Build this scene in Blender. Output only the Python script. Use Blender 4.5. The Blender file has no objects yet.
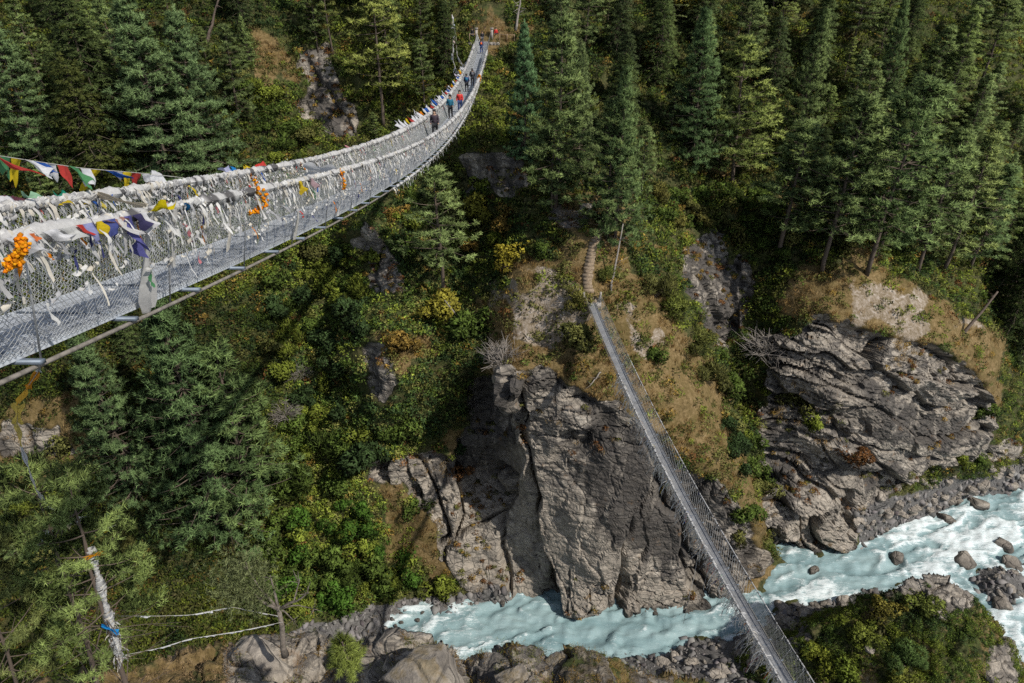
import bpy, math, random
import numpy as np
from mathutils import Vector, Matrix

# ------------------------------------------------------------------ scene basics
scene = bpy.context.scene
COL = scene.collection
RIVER_DROP = 83.0                       # the camera stands this far above the river
FPX, CX, CY = 683.0, 512.0, 341.5
PITCH = math.radians(32)
cP, sP = math.cos(PITCH), math.sin(PITCH)
CAM = np.array([0.0, 0.0, RIVER_DROP])
rng = np.random.default_rng(7)
random.seed(7)

def ray(px, py):
    """Direction in world space of an image position, scaled to unit depth."""
    px = np.asarray(px, float); py = np.asarray(py, float)
    xc = (px - CX) / FPX; yc = (CY - py) / FPX
    return np.stack([xc, cP + yc * sP, -sP + yc * cP], -1)

def at_depth(px, py, d):
    return CAM + ray(px, py) * np.asarray(d, float)[..., None]

def at_y(px, py, Y):
    r = ray(px, py)
    return CAM + r * (np.asarray(Y, float) / r[..., 1])[..., None]

def project(P):
    P = np.asarray(P, float) - CAM
    d = P[..., 1] * cP - P[..., 2] * sP
    u = P[..., 1] * sP + P[..., 2] * cP
    return CX + FPX * P[..., 0] / d, CY - FPX * u / d, d

# ------------------------------------------------------------------ noise
def _hash(ix, iy, iz, seed):
    h = (ix.astype(np.int64) * 374761393 + iy.astype(np.int64) * 668265263 + iz.astype(np.int64) * 2147483647 + seed * 1274126177) & 0xffffffff
    h = ((h ^ (h >> 13)) * 1274126177) & 0xffffffff
    h = ((h ^ (h >> 16)) * 2246822519) & 0xffffffff
    return ((h ^ (h >> 15)) & 0xffffff).astype(np.float64) / 0xffffff

def vnoise(P, seed=0):
    """Smooth value noise in -1..1"""
    F = np.floor(P); f = P - F; f = f * f * f * (f * (f * 6 - 15) + 10)
    i = F.astype(np.int64); out = 0
    for a in (0, 1):
        for b in (0, 1):
            for c in (0, 1):
                w = (f[..., 0] if a else 1 - f[..., 0]) * (f[..., 1] if b else 1 - f[..., 1]) * (f[..., 2] if c else 1 - f[..., 2])
                out = out + w * _hash(i[..., 0] + a, i[..., 1] + b, i[..., 2] + c, seed)
    return out * 2 - 1

def fbm(P, octaves=4, seed=0, gain=.5, lac=2.03):
    a, s, tot = 1.0, 0, 0
    for o in range(octaves):
        s = s + a * vnoise(P + o * 17.3, seed + o); tot += a
        P = P * lac; a *= gain
    return s / tot

def ridged(P, octaves=4, seed=0):
    a, s, tot = 1.0, 0, 0
    for o in range(octaves):
        s = s + a * (1 - 2 * np.abs(vnoise(P + o * 9.1, seed + o))); tot += a
        P = P * 2.07; a *= .5
    return s / tot

def worley(P, seed=0):
    """Nearest cell: returns (F1, F2, cell random)."""
    F = np.floor(P).astype(np.int64)
    f1 = np.full(P.shape[:-1], 9.0); f2 = f1.copy(); cid = np.zeros(P.shape[:-1])
    for a in (-1, 0, 1):
        for b in (-1, 0, 1):
            for c in (-1, 0, 1):
                ix, iy, iz = F[..., 0] + a, F[..., 1] + b, F[..., 2] + c
                q = np.stack([ix + _hash(ix, iy, iz, seed), iy + _hash(ix, iy, iz, seed + 1), iz + _hash(ix, iy, iz, seed + 2)], -1)
                d = np.sqrt(((q - P) ** 2).sum(-1))
                n = d < f1
                f2 = np.where(n, f1, np.minimum(f2, d)); f1 = np.where(n, d, f1)
                cid = np.where(n, _hash(ix, iy, iz, seed + 3), cid)
    return f1, f2, cid

def facets(P, seed):
    """Tilted plane per cell: (offset, crack) for angular broken rock."""
    F = np.floor(P).astype(np.int64); f1 = np.full(P.shape[:-1], 9.0); f2 = f1.copy(); off = np.zeros(P.shape[:-1])
    for a in (-1, 0, 1):
        for b in (-1, 0, 1):
            for c in (-1, 0, 1):
                i = (F[..., 0] + a, F[..., 1] + b, F[..., 2] + c)
                v = P - np.stack([i[j] + _hash(*i, seed + j) for j in range(3)], -1)
                d = np.sqrt((v ** 2).sum(-1)); n = d < f1
                f2 = np.where(n, f1, np.minimum(f2, d)); f1 = np.where(n, d, f1)
                o = (_hash(*i, seed + 3) - .5) + sum(v[..., j] * (_hash(*i, seed + 4 + j) - .5) * 1.6 for j in range(3))
                off = np.where(n, o, off)
    return off, 1 - sstep(0, .08, f2 - f1)

def sstep(a, b, x):
    t = np.clip((x - a) / (b - a), 0, 1); return t * t * (3 - 2 * t)

def unit(v):
    return v / np.maximum(np.linalg.norm(v, axis=-1, keepdims=True), 1e-9)

# ------------------------------------------------------------------ mesh helpers
def mesh_from(name, V, faces, mat=None, col=None, smooth=False, attr='Col', nrm=None):
    """faces: (n,3) or (n,4) array, or a list of such arrays."""
    me = bpy.data.meshes.new(name)
    V = np.asarray(V, np.float32).reshape(-1, 3)
    if not isinstance(faces, list): faces = [faces]
    faces = [np.asarray(f, np.int32) for f in faces if len(f)]
    me.vertices.add(len(V)); me.vertices.foreach_set('co', V.ravel())
    loops = np.concatenate([f.ravel() for f in faces])
    sizes = np.concatenate([np.full(len(f), f.shape[1], np.int32) for f in faces])
    starts = np.concatenate([[0], np.cumsum(sizes)[:-1]]).astype(np.int32)
    me.loops.add(len(loops)); me.loops.foreach_set('vertex_index', loops)
    me.polygons.add(len(sizes)); me.polygons.foreach_set('loop_start', starts)
    me.update(calc_edges=True)
    if smooth: me.polygons.foreach_set('use_smooth', np.ones(len(sizes), bool))
    if col is not None:
        a = me.color_attributes.new(attr, 'FLOAT_COLOR', 'POINT')
        c = np.ones((len(V), 4), np.float32); c[:, :np.asarray(col).shape[-1]] = col
        a.data.foreach_set('color', c.ravel())
    if nrm is not None:
        a = me.attributes.new('Nrm', 'FLOAT_VECTOR', 'POINT'); a.data.foreach_set('vector', np.asarray(nrm, np.float32).ravel())
    if mat: me.materials.append(mat)
    me.validate(verbose=False)
    return me

def link(name, me, parent=None, loc=None):
    o = bpy.data.objects.new(name, me); COL.objects.link(o)
    if parent is not None: o.parent = parent
    if loc is not None: o.location = loc
    return o

def tag(o, label=None, cat=None, group=None, kind=None):
    if label: o['label'] = label
    if cat: o['category'] = cat
    if group: o['group'] = group
    if kind: o['kind'] = kind
    return o

def empty(name, loc, label=None, cat=None, group=None):
    o = bpy.data.objects.new(name, None); COL.objects.link(o); o.location = loc
    o.empty_display_size = .3
    return tag(o, label, cat, group)

class MB:
    """Collects quads and triangles with a colour per vertex."""
    def __init__(s): s.V = []; s.Q = []; s.T = []; s.C = []; s.N = []; s.n = 0
    def add(s, V, Q=None, T=None, col=(1, 1, 1)):
        V = np.asarray(V, float).reshape(-1, 3)
        s.V.append(V)
        c = np.asarray(col, float)
        s.C.append(np.broadcast_to(c, (len(V), c.shape[-1])) if c.ndim == 1 else c.reshape(len(V), -1))
        if Q is not None and len(Q): s.Q.append(np.asarray(Q) + s.n)
        if T is not None and len(T): s.T.append(np.asarray(T) + s.n)
        s.n += len(V)
    def soup(s, tri, col, nrm=None):
        n = len(tri)
        if nrm is not None: s.N.append(np.repeat(nrm, 3, 0))
        s.add(tri.reshape(-1, 3), T=np.arange(3 * n).reshape(-1, 3), col=np.repeat(col, 3, 0) if np.ndim(col) == 2 else col)
    def tube(s, pts, rad, n=6, col=(1, 1, 1), cap=True):
        pts = np.asarray(pts, float); m = len(pts)
        rad = np.broadcast_to(np.asarray(rad, float), (m,))
        t = unit(np.gradient(pts, axis=0))
        ref = np.array([0, 0, 1.0]) if abs(t[:, 2]).mean() < .8 else np.array([1.0, 0, 0])
        a = unit(np.cross(t, ref)); b = np.cross(t, a)
        th = np.arange(n) * 2 * math.pi / n
        V = pts[:, None] + (a[:, None] * np.cos(th)[None, :, None] + b[:, None] * np.sin(th)[None, :, None]) * rad[:, None, None]
        i = np.arange(m - 1)[:, None] * n + np.arange(n)[None]
        j = np.arange(m - 1)[:, None] * n + (np.arange(n)[None] + 1) % n
        Q = np.stack([i, j, j + n, i + n], -1).reshape(-1, 4)
        V = V.reshape(-1, 3); T = None
        if cap:
            k = len(V); V = np.concatenate([V, pts[:1], pts[-1:]])
            r = np.arange(n); r2 = (r + 1) % n
            T = np.concatenate([np.stack([r2, r, np.full(n, k)], -1), np.stack([r + (m - 1) * n, r2 + (m - 1) * n, np.full(n, k + 1)], -1)])
        s.add(V, Q, T, col)
    def grid(s, V, col=(1, 1, 1), closed=False):
        r, c = V.shape[:2]
        i = np.arange(r - 1)[:, None] * c + np.arange(c - 1)[None]
        Q = np.stack([i, i + 1, i + c + 1, i + c], -1).reshape(-1, 4)
        s.add(V.reshape(-1, 3), Q, None, col if np.ndim(col) == 1 else np.asarray(col).reshape(r * c, -1))
    def box(s, c, e, M=None, col=(1, 1, 1)):
        k = np.array([[x, y, z] for x in (-1, 1) for y in (-1, 1) for z in (-1, 1)], float) * np.asarray(e, float) / 2
        if M is not None: k = k @ np.asarray(M, float).T
        s.add(k + np.asarray(c, float), [[0, 1, 3, 2], [4, 6, 7, 5], [0, 4, 5, 1], [2, 3, 7, 6], [0, 2, 6, 4], [1, 5, 7, 3]], None, col)
    def mesh(s, name, mat, smooth=False):
        f = []
        if s.Q: f.append(np.concatenate(s.Q))
        if s.T: f.append(np.concatenate(s.T))
        return mesh_from(name, np.concatenate(s.V), f, mat, np.concatenate(s.C), smooth, 'Col', np.concatenate(s.N) if s.N else None)
    def build(s, name, mat, parent=None, smooth=False):
        return link(name, s.mesh(name, mat, smooth), parent)

def copy_tree(o, parent=None):
    c = o.copy(); COL.objects.link(c)
    if parent is not None: c.parent = parent
    for ch in list(o.children): copy_tree(ch, c)
    return c

# ------------------------------------------------------------------ materials
class NT:
    """Small node-tree writer."""
    def __init__(s, name):
        s.m = bpy.data.materials.new(name); s.m.use_nodes = True
        s.t = s.m.node_tree; s.t.nodes.clear()
        s.out = s.n('ShaderNodeOutputMaterial')
    def n(s, t, **k):
        x = s.t.nodes.new(t)
        for a, b in k.items():
            setattr(x, a, b)
        return x
    def l(s, a, b): s.t.links.new(a, b)
    def inp(s, node, i, v):
        if v is None: return
        if isinstance(v, bpy.types.NodeSocket): s.l(v, node.inputs[i])
        else: node.inputs[i].default_value = v
    def mix(s, f, a, b, mode='MIX'):
        x = s.n('ShaderNodeMix', data_type='RGBA', blend_type=mode)
        s.inp(x, 0, f); s.inp(x, 6, a if not isinstance(a, tuple) else (*a, 1)); s.inp(x, 7, b if not isinstance(b, tuple) else (*b, 1))
        return x.outputs[2]
    def math(s, op, a, b=None, c=None):
        x = s.n('ShaderNodeMath', operation=op); s.inp(x, 0, a); s.inp(x, 1, b); s.inp(x, 2, c); return x.outputs[0]
    def ramp(s, f, stops):
        x = s.n('ShaderNodeValToRGB'); e = x.color_ramp.elements
        while len(e) < len(stops): e.new(.5)
        for k, (p, c) in zip(e, stops):
            k.position = p; k.color = (*c, 1) if isinstance(c, tuple) else (c, c, c, 1)
        s.inp(x, 0, f); return x.outputs[0]
    def noise(s, scale, detail=4, rough=.55, vec=None, dist=0):
        x = s.n('ShaderNodeTexNoise'); x.inputs['Scale'].default_value = scale; x.inputs['Detail'].default_value = detail
        x.inputs['Roughness'].default_value = rough; x.inputs['Distortion'].default_value = dist
        if vec is not None: s.l(vec, x.inputs['Vector'])
        return x.outputs[0]
    def coords(s, scale=(1, 1, 1), rot=(0, 0, 0), kind='Object'):
        g = s.n('ShaderNodeTexCoord'); m = s.n('ShaderNodeMapping')
        s.l(g.outputs[kind], m.inputs[0]); m.inputs['Scale'].default_value = scale; m.inputs['Rotation'].default_value = rot
        return m.outputs[0]
    def attr(s, name='Col'):
        x = s.n('ShaderNodeAttribute', attribute_name=name); return x.outputs['Color'], x.outputs['Alpha']
    def sep(s, c):
        x = s.n('ShaderNodeSeparateColor'); s.l(c, x.inputs[0]); return x.outputs
    def bump(s, h, strength=.5, dist=.1, prev=None):
        x = s.n('ShaderNodeBump'); x.inputs['Strength'].default_value = strength; x.inputs['Distance'].default_value = dist
        s.l(h, x.inputs['Height'])
        if prev is not None: s.l(prev, x.inputs['Normal'])
        return x.outputs[0]
    def pbr(s, color, rough=.8, normal=None, metal=0, spec=.3):
        p = s.n('ShaderNodeBsdfPrincipled')
        s.inp(p, 'Base Color', color if not isinstance(color, tuple) else (*color, 1)); s.inp(p, 'Roughness', rough)
        p.inputs['Metallic'].default_value = metal; p.inputs['Specular IOR Level'].default_value = spec
        if normal is not None: s.l(normal, p.inputs['Normal'])
        return p.outputs[0]
    def end(s, sh): s.l(sh, s.out.inputs[0]); return s.m
    def leafy(s, color, trans=.3, rough=.65, tcol=None, normal=None):
        d = s.pbr(color, rough, normal, spec=.12)
        t = s.n('ShaderNodeBsdfTranslucent'); s.inp(t, 0, tcol if tcol is not None else color)
        m = s.n('ShaderNodeMixShader'); m.inputs[0].default_value = trans; s.l(d, m.inputs[1]); s.l(t.outputs[0], m.inputs[2])
        return m.outputs[0]

def mat_plain(name, color, rough=.7, metal=0, var=.25, scale=6.0, bump=0.0):
    k = NT(name); n = k.noise(scale, 4, .6, k.coords())
    c = k.mix(k.ramp(n, [(.3, 0.0), (.7, 1.0)]), tuple(x * (1 - var) for x in color), tuple(min(1, x * (1 + var)) for x in color))
    nm = k.bump(n, bump, .05) if bump else None
    return k.end(k.pbr(c, rough, nm, metal))

def mat_leaf(name, trans=.3, tint=True, gain=1.0):
    """Foliage: vertex colour times the object's own tint."""
    k = NT(name); c, _ = k.attr()
    if tint:
        oi = k.n('ShaderNodeObjectInfo'); c = k.mix(1.0, c, oi.outputs['Color'], 'MULTIPLY')
    c = k.mix(1.0, c, (gain, gain, gain), 'MULTIPLY')
    a = k.n('ShaderNodeAttribute', attribute_name='Nrm'); v = k.n('ShaderNodeVectorTransform', vector_type='NORMAL', convert_from='OBJECT', convert_to='WORLD')
    k.l(a.outputs['Vector'], v.inputs[0]); nn = k.n('ShaderNodeVectorMath', operation='NORMALIZE'); k.l(v.outputs[0], nn.inputs[0])
    return k.end(k.leafy(c, trans, normal=nn.outputs[0]))

def mat_attr(name, rough=.8, trans=0.0, metal=0, spec=.3, ns=9.0):
    k = NT(name); c, _ = k.attr()
    n = k.noise(ns, 4, .7, k.coords())
    c = k.mix(1.0, c, k.ramp(n, [(.25, .72), (.75, 1.0)]), 'MULTIPLY')
    return k.end(k.leafy(c, trans, rough) if trans else k.pbr(c, rough, None, metal, spec))

def rock_nodes(k):
    """Weathered gneiss: beds, dark water streaks, painted shade, pale scars, lichen specks.  Returns (colour, height)."""
    P = k.coords()
    big = k.noise(.16, 5, .6, P)
    mid = k.noise(.9, 6, .65, P, .4)
    fine = k.noise(6.0, 5, .7, P)
    beds = k.noise(1.0, 6, .62, k.coords((.22, .22, 1.9), (.28, .22, .3)), .5)
    cr = k.n('ShaderNodeTexVoronoi', feature='DISTANCE_TO_EDGE'); cr.inputs['Scale'].default_value = .55
    k.l(k.mix(.25, k.coords((1, 1, 1.5), (.3, .2, 0)), mid, 'ADD'), cr.inputs['Vector'])
    crack = k.ramp(cr.outputs['Distance'], [(0.0, 0.0), (.05, 1.0)])
    streak = k.noise(1.0, 5, .6, k.coords((.42, .42, .05)), .7)
    c = k.ramp(mid, [(.27, (.085, .078, .070)), (.42, (.26, .228, .192)), (.54, (.43, .378, .312)), (.72, (.60, .54, .455))])
    c = k.mix(k.ramp(big, [(.40, 0.0), (.62, .55)]), c, (.34, .295, .235))
    c = k.mix(k.ramp(beds, [(.42, .8), (.5, 0.0)]), c, (.070, .064, .060))
    sg = k.sep(k.attr('StainShade')[0]); st = sg[0]
    streak = k.math('ADD', streak, k.math('MULTIPLY', k.math('SUBTRACT', st, .32), .155))  # water stains and painted shade deepen the streaks
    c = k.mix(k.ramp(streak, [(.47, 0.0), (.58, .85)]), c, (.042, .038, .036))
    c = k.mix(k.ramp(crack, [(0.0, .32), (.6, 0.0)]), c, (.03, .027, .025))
    c = k.mix(k.math('MULTIPLY', sg[1], .6), c, (.022, .020, .018))  # dirt-dark joints with crevice shade painted in
    c = k.mix(k.ramp(fine, [(.3, .5), (.7, 0.0)]), c, (.11, .10, .09))
    c = k.mix(k.ramp(k.noise(.42, 4, .7, P), [(.62, 0.0), (.7, .5)]), c, (.19, .105, .045))
    gz = k.n('ShaderNodeNewGeometry'); zx = k.n('ShaderNodeSeparateXYZ'); k.l(gz.outputs['Position'], zx.inputs[0])
    wet = k.ramp(k.math('SUBTRACT', zx.outputs[2], k.math('MULTIPLY', mid, .9)), [(.0, .62), (.7, 0.0)])
    c = k.mix(wet, c, (.022, .021, .020))
    h = k.math('ADD', k.math('MULTIPLY', mid, 1.2), k.math('ADD', k.math('MULTIPLY', fine, .35), k.math('ADD', k.math('MULTIPLY', beds, 1.4), k.math('MULTIPLY', crack, .5))))
    return c, h

def mat_terrain(name):
    k = NT(name); col, alpha = k.attr('Mask'); s = k.sep(col)
    P = k.coords()
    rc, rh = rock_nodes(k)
    n1 = k.noise(.35, 5, .65, P); n2 = k.noise(2.6, 5, .7, P)
    # leaf litter and soil under the bushes
    soil = k.ramp(n2, [(.3, (.016, .020, .007)), (.5, (.050, .052, .018)), (.72, (.13, .105, .048))])
    soil = k.mix(k.ramp(n1, [(.45, 0.0), (.65, .55)]), soil, (.065, .090, .020))
    dry = k.ramp(n2, [(.28, (.075, .052, .022)), (.5, (.170, .118, .050)), (.75, (.30, .215, .115))])
    dry = k.mix(k.ramp(n1, [(.42, 0.0), (.64, .7)]), dry, (.10, .075, .024))
    pale = k.ramp(k.noise(1.3, 6, .75, P, .8), [(.38, (.15, .115, .07)), (.52, (.28, .23, .18)), (.68, (.50, .45, .41))])
    grav = k.ramp(k.noise(3.5, 5, .8, P), [(.3, (.035, .033, .031)), (.7, (.20, .19, .18))])
    e = k.math('ADD', k.math('MULTIPLY', n2, .5), k.math('MULTIPLY', n1, .5))
    def edge(v): return k.ramp(k.math('ADD', v, k.math('MULTIPLY', k.math('SUBTRACT', e, .5), 1.1)), [(.38, 0.0), (.58, 1.0)])
    c = k.mix(edge(s[1]), soil, dry)
    c = k.mix(k.ramp(k.math('ADD', alpha, k.math('MULTIPLY', k.math('SUBTRACT', n2, .5), 1.6)), [(.55, 0.0), (.85, .85)]), c, pale)
    rc = k.mix(k.math('MULTIPLY', alpha, k.ramp(n1, [(.35, .15), (.65, .75)])), rc, k.mix(n2, (.25, .215, .175), (.50, .44, .36)))
    rm = edge(s[0])
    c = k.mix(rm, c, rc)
    c = k.mix(edge(s[2]), c, grav)
    h = k.mix(rm, k.math('MULTIPLY', n2, .8), rh)
    return k.end(k.pbr(c, .88, k.bump(h, .9, .28), spec=.2))

def mat_rock(name, light=1.0, moss=0.0):
    k = NT(name); c, h = rock_nodes(k)
    if light != 1.0: c = k.mix(1.0, c, (light,) * 3, 'MULTIPLY')
    if moss:
        g = k.n('ShaderNodeNewGeometry'); x = k.n('ShaderNodeSeparateXYZ'); k.l(g.outputs['Normal'], x.inputs[0])
        m = k.ramp(k.math('MULTIPLY', x.outputs[2], k.noise(.9, 5, .7, k.coords())), [(.40, 0.0), (.50, moss)])
        mc = k.ramp(k.noise(5.0, 4, .7, k.coords()), [(.3, (.06, .05, .015)), (.7, (.20, .13, .035))])
        c = k.mix(m, c, mc)
    return k.end(k.pbr(c, .87, k.bump(h, .8, .3), spec=.2))
# ------------------------------------------------------------------ the far side of the gorge: control depths
S = .72
ctl = []
def Y(*pts):
    for px, py, y in pts: ctl.append((px, py, y * S))
def Z(*pts):
    for px, py, z in pts:
        r = ray(px, py); ctl.append((px, py, float(r[1] * (z * S) / r[2])))
# river edge below the far bank, river bed, near bank
Z(*[(a, b, -114.6) for a, b in ((-300, 720), (-150, 700), (0, 712), (100, 700), (200, 682), (300, 652), (345, 640), (380, 627), (440, 608), (500, 600), (560, 608), (620, 614), (690, 608), (740, 594), (768, 568), (785, 558), (820, 554), (850, 545), (900, 522), (960, 499), (1024, 485), (1100, 470), (1300, 440))])
Z(*[(a, b, -120) for a, b in ((0, 745), (150, 725), (300, 690), (420, 640), (500, 632), (560, 636), (650, 634), (740, 616), (820, 580), (900, 553), (980, 524), (1100, 500), (1300, 470), (965, 650), (1024, 625), (1100, 640), (1024, 540), (1150, 560))])
Z(*[(a, b, -114.0) for a, b in ((330, 712), (460, 672), (560, 668), (640, 662), (700, 652), (750, 638), (800, 612), (850, 602), (900, 592), (990, 580), (1010, 566), (1015, 594))])
Z((0, 655, -108), (100, 655, -109), (-150, 662, -107), (180, 650, -110), (700, 690, -109), (600, 705, -110), (850, 650, -109), (400, 740, -106), (500, 850, -102), (800, 850, -102), (1100, 850, -104), (100, 850, -104), (-300, 850, -104), (1400, 850, -108), (1400, 600, -117))
Y((-380, -160, 215), (-300, -60, 190), (-300, 100, 160), (-300, 300, 130), (-300, 500, 107), (-300, 650, 90),
  (0, -160, 215), (0, -80, 187), (0, 0, 160), (0, 100, 138), (0, 185, 122), (0, 300, 110), (0, 440, 96), (0, 560, 87), (0, 620, 81.5),
  (100, 185, 122), (180, 172, 124), (250, 170, 134), (100, 300, 111), (100, 440, 95.5), (100, 560, 87), (300, 100, 150), (330, 60, 158), (335, 140, 146), (300, 0, 170), (200, 0, 160), (200, -100, 185), (400, -100, 190),
  (350, 205, 138), (322, 235, 134), (366, 225, 125), (384, 290, 117), (345, 255, 131), (420, 150, 143), (400, 110, 150), (400, 40, 158), (440, 60, 157), (470, 100, 141), (470, 180, 135), (450, 250, 124), (450, 300, 116), (500, 250, 118),
  (250, 300, 121), (250, 400, 106), (250, 500, 95), (200, 600, 84.5), (300, 400, 109), (330, 330, 119), (300, 500, 97), (350, 560, 91), (330, 600, 86), (270, 610, 83), (300, 630, 78.5), (340, 620, 81.5),
  (385, 350, 102), (373, 370, 101), (360, 382, 108), (378, 396, 99.5), (430, 330, 108), (420, 380, 101), (410, 440, 100), (400, 470, 97), (400, 500, 96), (440, 480, 97.5), (470, 400, 102), (482, 440, 100.5), (470, 355, 102), (440, 540, 93.5), (400, 570, 90.5), (480, 560, 91), (500, 540, 91.5), (440, 590, 89.5),
  (497, 385, 98), (507, 395, 90.6), (502, 400, 97.5), (508, 450, 90.6), (502, 455, 97.5), (510, 480, 90.6), (504, 480, 96), (530, 440, 90), (530, 400, 90), (535, 480, 89.5), (508, 374, 91), (509, 430, 91), (500, 430, 98), (515, 500, 91), (505, 500, 94), (520, 560, 90), (540, 380, 89.5), (580, 400, 88.5), (640, 425, 88), (600, 500, 86.5), (560, 500, 88), (560, 440, 88.5), (640, 500, 86.5), (690, 480, 88), (720, 520, 89), (740, 540, 90), (600, 560, 86), (680, 570, 87.3), (745, 490, 91), (540, 560, 88.5),
  (510, 356, 95), (540, 340, 97), (540, 300, 101), (520, 280, 104), (510, 320, 100), (490, 330, 104), (600, 330, 95.5), (592, 303, 97.6), (592, 240, 107), (640, 360, 94), (620, 300, 99), (650, 280, 104), (680, 330, 101), (700, 400, 94), (720, 440, 92), (740, 470, 92), (690, 420, 91), (660, 420, 89.5),
  (560, 200, 116), (620, 200, 118), (560, 150, 127), (490, 150, 129), (620, 120, 137), (540, 80, 144), (500, 47, 152.3), (470, 50, 152), (485, 47, 152.3), (500, 15, 157), (530, 46, 152.3), (620, 40, 158), (620, -40, 178), (620, -160, 215),
  (740, 400, 109), (755, 480, 104), (765, 540, 98.5), (720, 330, 116), (715, 260, 124), (700, 220, 130), (740, 300, 120), (690, 280, 112), (680, 250, 119), (720, 180, 137), (720, 100, 152), (720, 30, 167), (750, -60, 188),
  (772, 350, 109.5), (768, 400, 106), (775, 450, 102), (772, 500, 99.5), (790, 335, 109.5), (800, 280, 116), (830, 315, 108), (880, 335, 107.5), (870, 290, 113), (880, 270, 118), (800, 420, 102.5), (850, 420, 101.5), (830, 370, 104.5), (900, 380, 106), (850, 480, 101.5), (800, 500, 99.5), (840, 530, 100), (900, 460, 106), (950, 440, 110.5), (950, 380, 111), (990, 380, 116), (940, 335, 112), (990, 350, 118), (1000, 430, 120), (890, 500, 105), (930, 480, 111),
  (1024, 300, 135), (1024, 400, 124), (1024, 200, 152), (1024, 100, 170), (1024, 0, 190), (950, 250, 130), (900, 200, 135), (850, 230, 126), (800, 200, 133), (850, 100, 152), (850, 0, 173), (950, 100, 162), (950, 0, 180), (1000, -100, 208), (1300, -100, 225), (1300, 0, 200), (1300, 200, 165), (1300, 380, 128), (1150, 430, 121), (1000, -160, 225), (1400, -160, 235))
ctl = np.array(ctl)
_r = ray(ctl[:, 0], ctl[:, 1])
cd = ctl[:, 2] / _r[:, 1]                               # depth along the view axis
cp = ctl[:, :2] / 100.0
def _phi(r): return -np.sqrt(r * r + .004)
_A = _phi(np.linalg.norm(cp[:, None] - cp[None], axis=-1))
_n = len(cp); _Pm = np.concatenate([np.ones((_n, 1)), cp], 1)
_K = np.block([[_A + 1e-5 * np.eye(_n), _Pm], [_Pm.T, np.zeros((3, 3))]])
_w = np.linalg.solve(_K, np.concatenate([1 / cd, np.zeros(3)]))
def base_depth(px, py):
    q = np.stack([px, py], -1).reshape(-1, 2) / 100.0
    out = np.empty(len(q))
    for i in range(0, len(q), 40000):
        b = q[i:i + 40000]
        out[i:i + 40000] = _phi(np.linalg.norm(b[:, None] - cp[None], axis=-1)) @ _w[:_n] + np.concatenate([np.ones((len(b), 1)), b], 1) @ _w[_n:]
    return 1 / np.maximum(out, 1 / 320.0).reshape(np.shape(px))

gx = np.concatenate([np.arange(-400, -20, 10), np.arange(-20, 1044, 1.6), np.arange(1044, 1424, 10)])
gy = np.concatenate([np.arange(-160, -8, 8), np.arange(-8, 692, 1.6), np.arange(692, 860, 8)])
GX, GY = np.meshgrid(gx, gy)
T0 = at_depth(GX, GY, base_depth(GX, GY))

def inpoly(px, py, poly):
    poly = np.asarray(poly, float); inside = np.zeros(np.shape(px), bool)
    x2, y2 = poly[-1]
    for x1, y1 in poly:
        c = ((y1 > py) != (y2 > py)) & (px < (x2 - x1) * (py - y1) / (y2 - y1 + 1e-12) + x1)
        inside ^= c; x2, y2 = x1, y1
    return inside

ROCK = [[(500, 372), (540, 370), (590, 388), (640, 422), (690, 468), (735, 505), (768, 560), (740, 600), (690, 618), (620, 622), (560, 618), (500, 606), (478, 588), (440, 560), (432, 520), (400, 492), (375, 488), (378, 468), (430, 452), (470, 465), (480, 440), (472, 400), (495, 400)],
        [(765, 340), (830, 315), (880, 330), (930, 348), (985, 378), (1000, 420), (985, 440), (1015, 450), (940, 465), (900, 490), (860, 518), (850, 552), (800, 566), (772, 550), (760, 480), (762, 410)],
        [(680, 245), (720, 232), (750, 280), (745, 335), (715, 350), (685, 300)], [(298, 50), (325, 45), (340, 80), (355, 130), (330, 142), (303, 110)],
        [(360, 222), (378, 228), (392, 255), (405, 290), (385, 300), (366, 270)], [(364, 350), (385, 343), (398, 370), (388, 404), (368, 398)],
        [(455, 162), (520, 148), (535, 188), (470, 192)], [(0, 425), (60, 428), (75, 450), (20, 462), (0, 455)], [(470, 380), (500, 372), (500, 470), (455, 470)],
        [(560, 205), (600, 215), (585, 232), (555, 228)], [(985, 440), (1024, 445), (1024, 462), (985, 460)]]
DRY = [[(498, 275), (560, 235), (600, 225), (640, 250), (700, 335), (745, 430), (772, 510), (772, 565), (745, 505), (690, 470), (640, 430), (590, 395), (540, 372), (498, 372), (478, 345)],
       [(785, 285), (850, 250), (900, 262), (940, 300), (1005, 345), (1012, 425), (985, 385), (930, 350), (880, 335), (800, 325)], [(775, 395), (850, 400), (870, 450), (800, 460), (772, 430)],
       [(375, 335), (450, 335), (455, 365), (400, 372), (385, 350)], [(370, 490), (440, 500), (455, 570), (430, 585), (390, 560)], [(690, 145), (740, 140), (735, 180), (695, 175)], [(785, 185), (830, 190), (820, 215), (790, 208)],
       [(480, 10), (505, 5), (545, 40), (520, 52), (478, 48)], [(690, 420), (740, 430), (768, 500), (765, 590), (735, 590), (750, 510)], [(0, 405), (80, 410), (100, 470), (0, 480)], [(240, 20), (290, 40), (300, 100), (260, 80)],
       [(560, 190), (640, 200), (620, 245), (560, 240)], [(450, 440), (495, 430), (495, 475), (455, 480)]]
GRAV = [[(290, 632), (400, 600), (500, 586), (512, 606), (440, 622), (370, 640), (290, 660)], [(852, 518), (900, 497), (940, 482), (1024, 465), (1200, 438), (1200, 475), (1024, 492), (960, 506), (862, 552)],
        [(440, 655), (640, 650), (700, 640), (760, 622), (800, 600), (900, 585), (1040, 560), (1040, 610), (960, 640), (850, 683), (760, 720), (440, 720)]]
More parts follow.
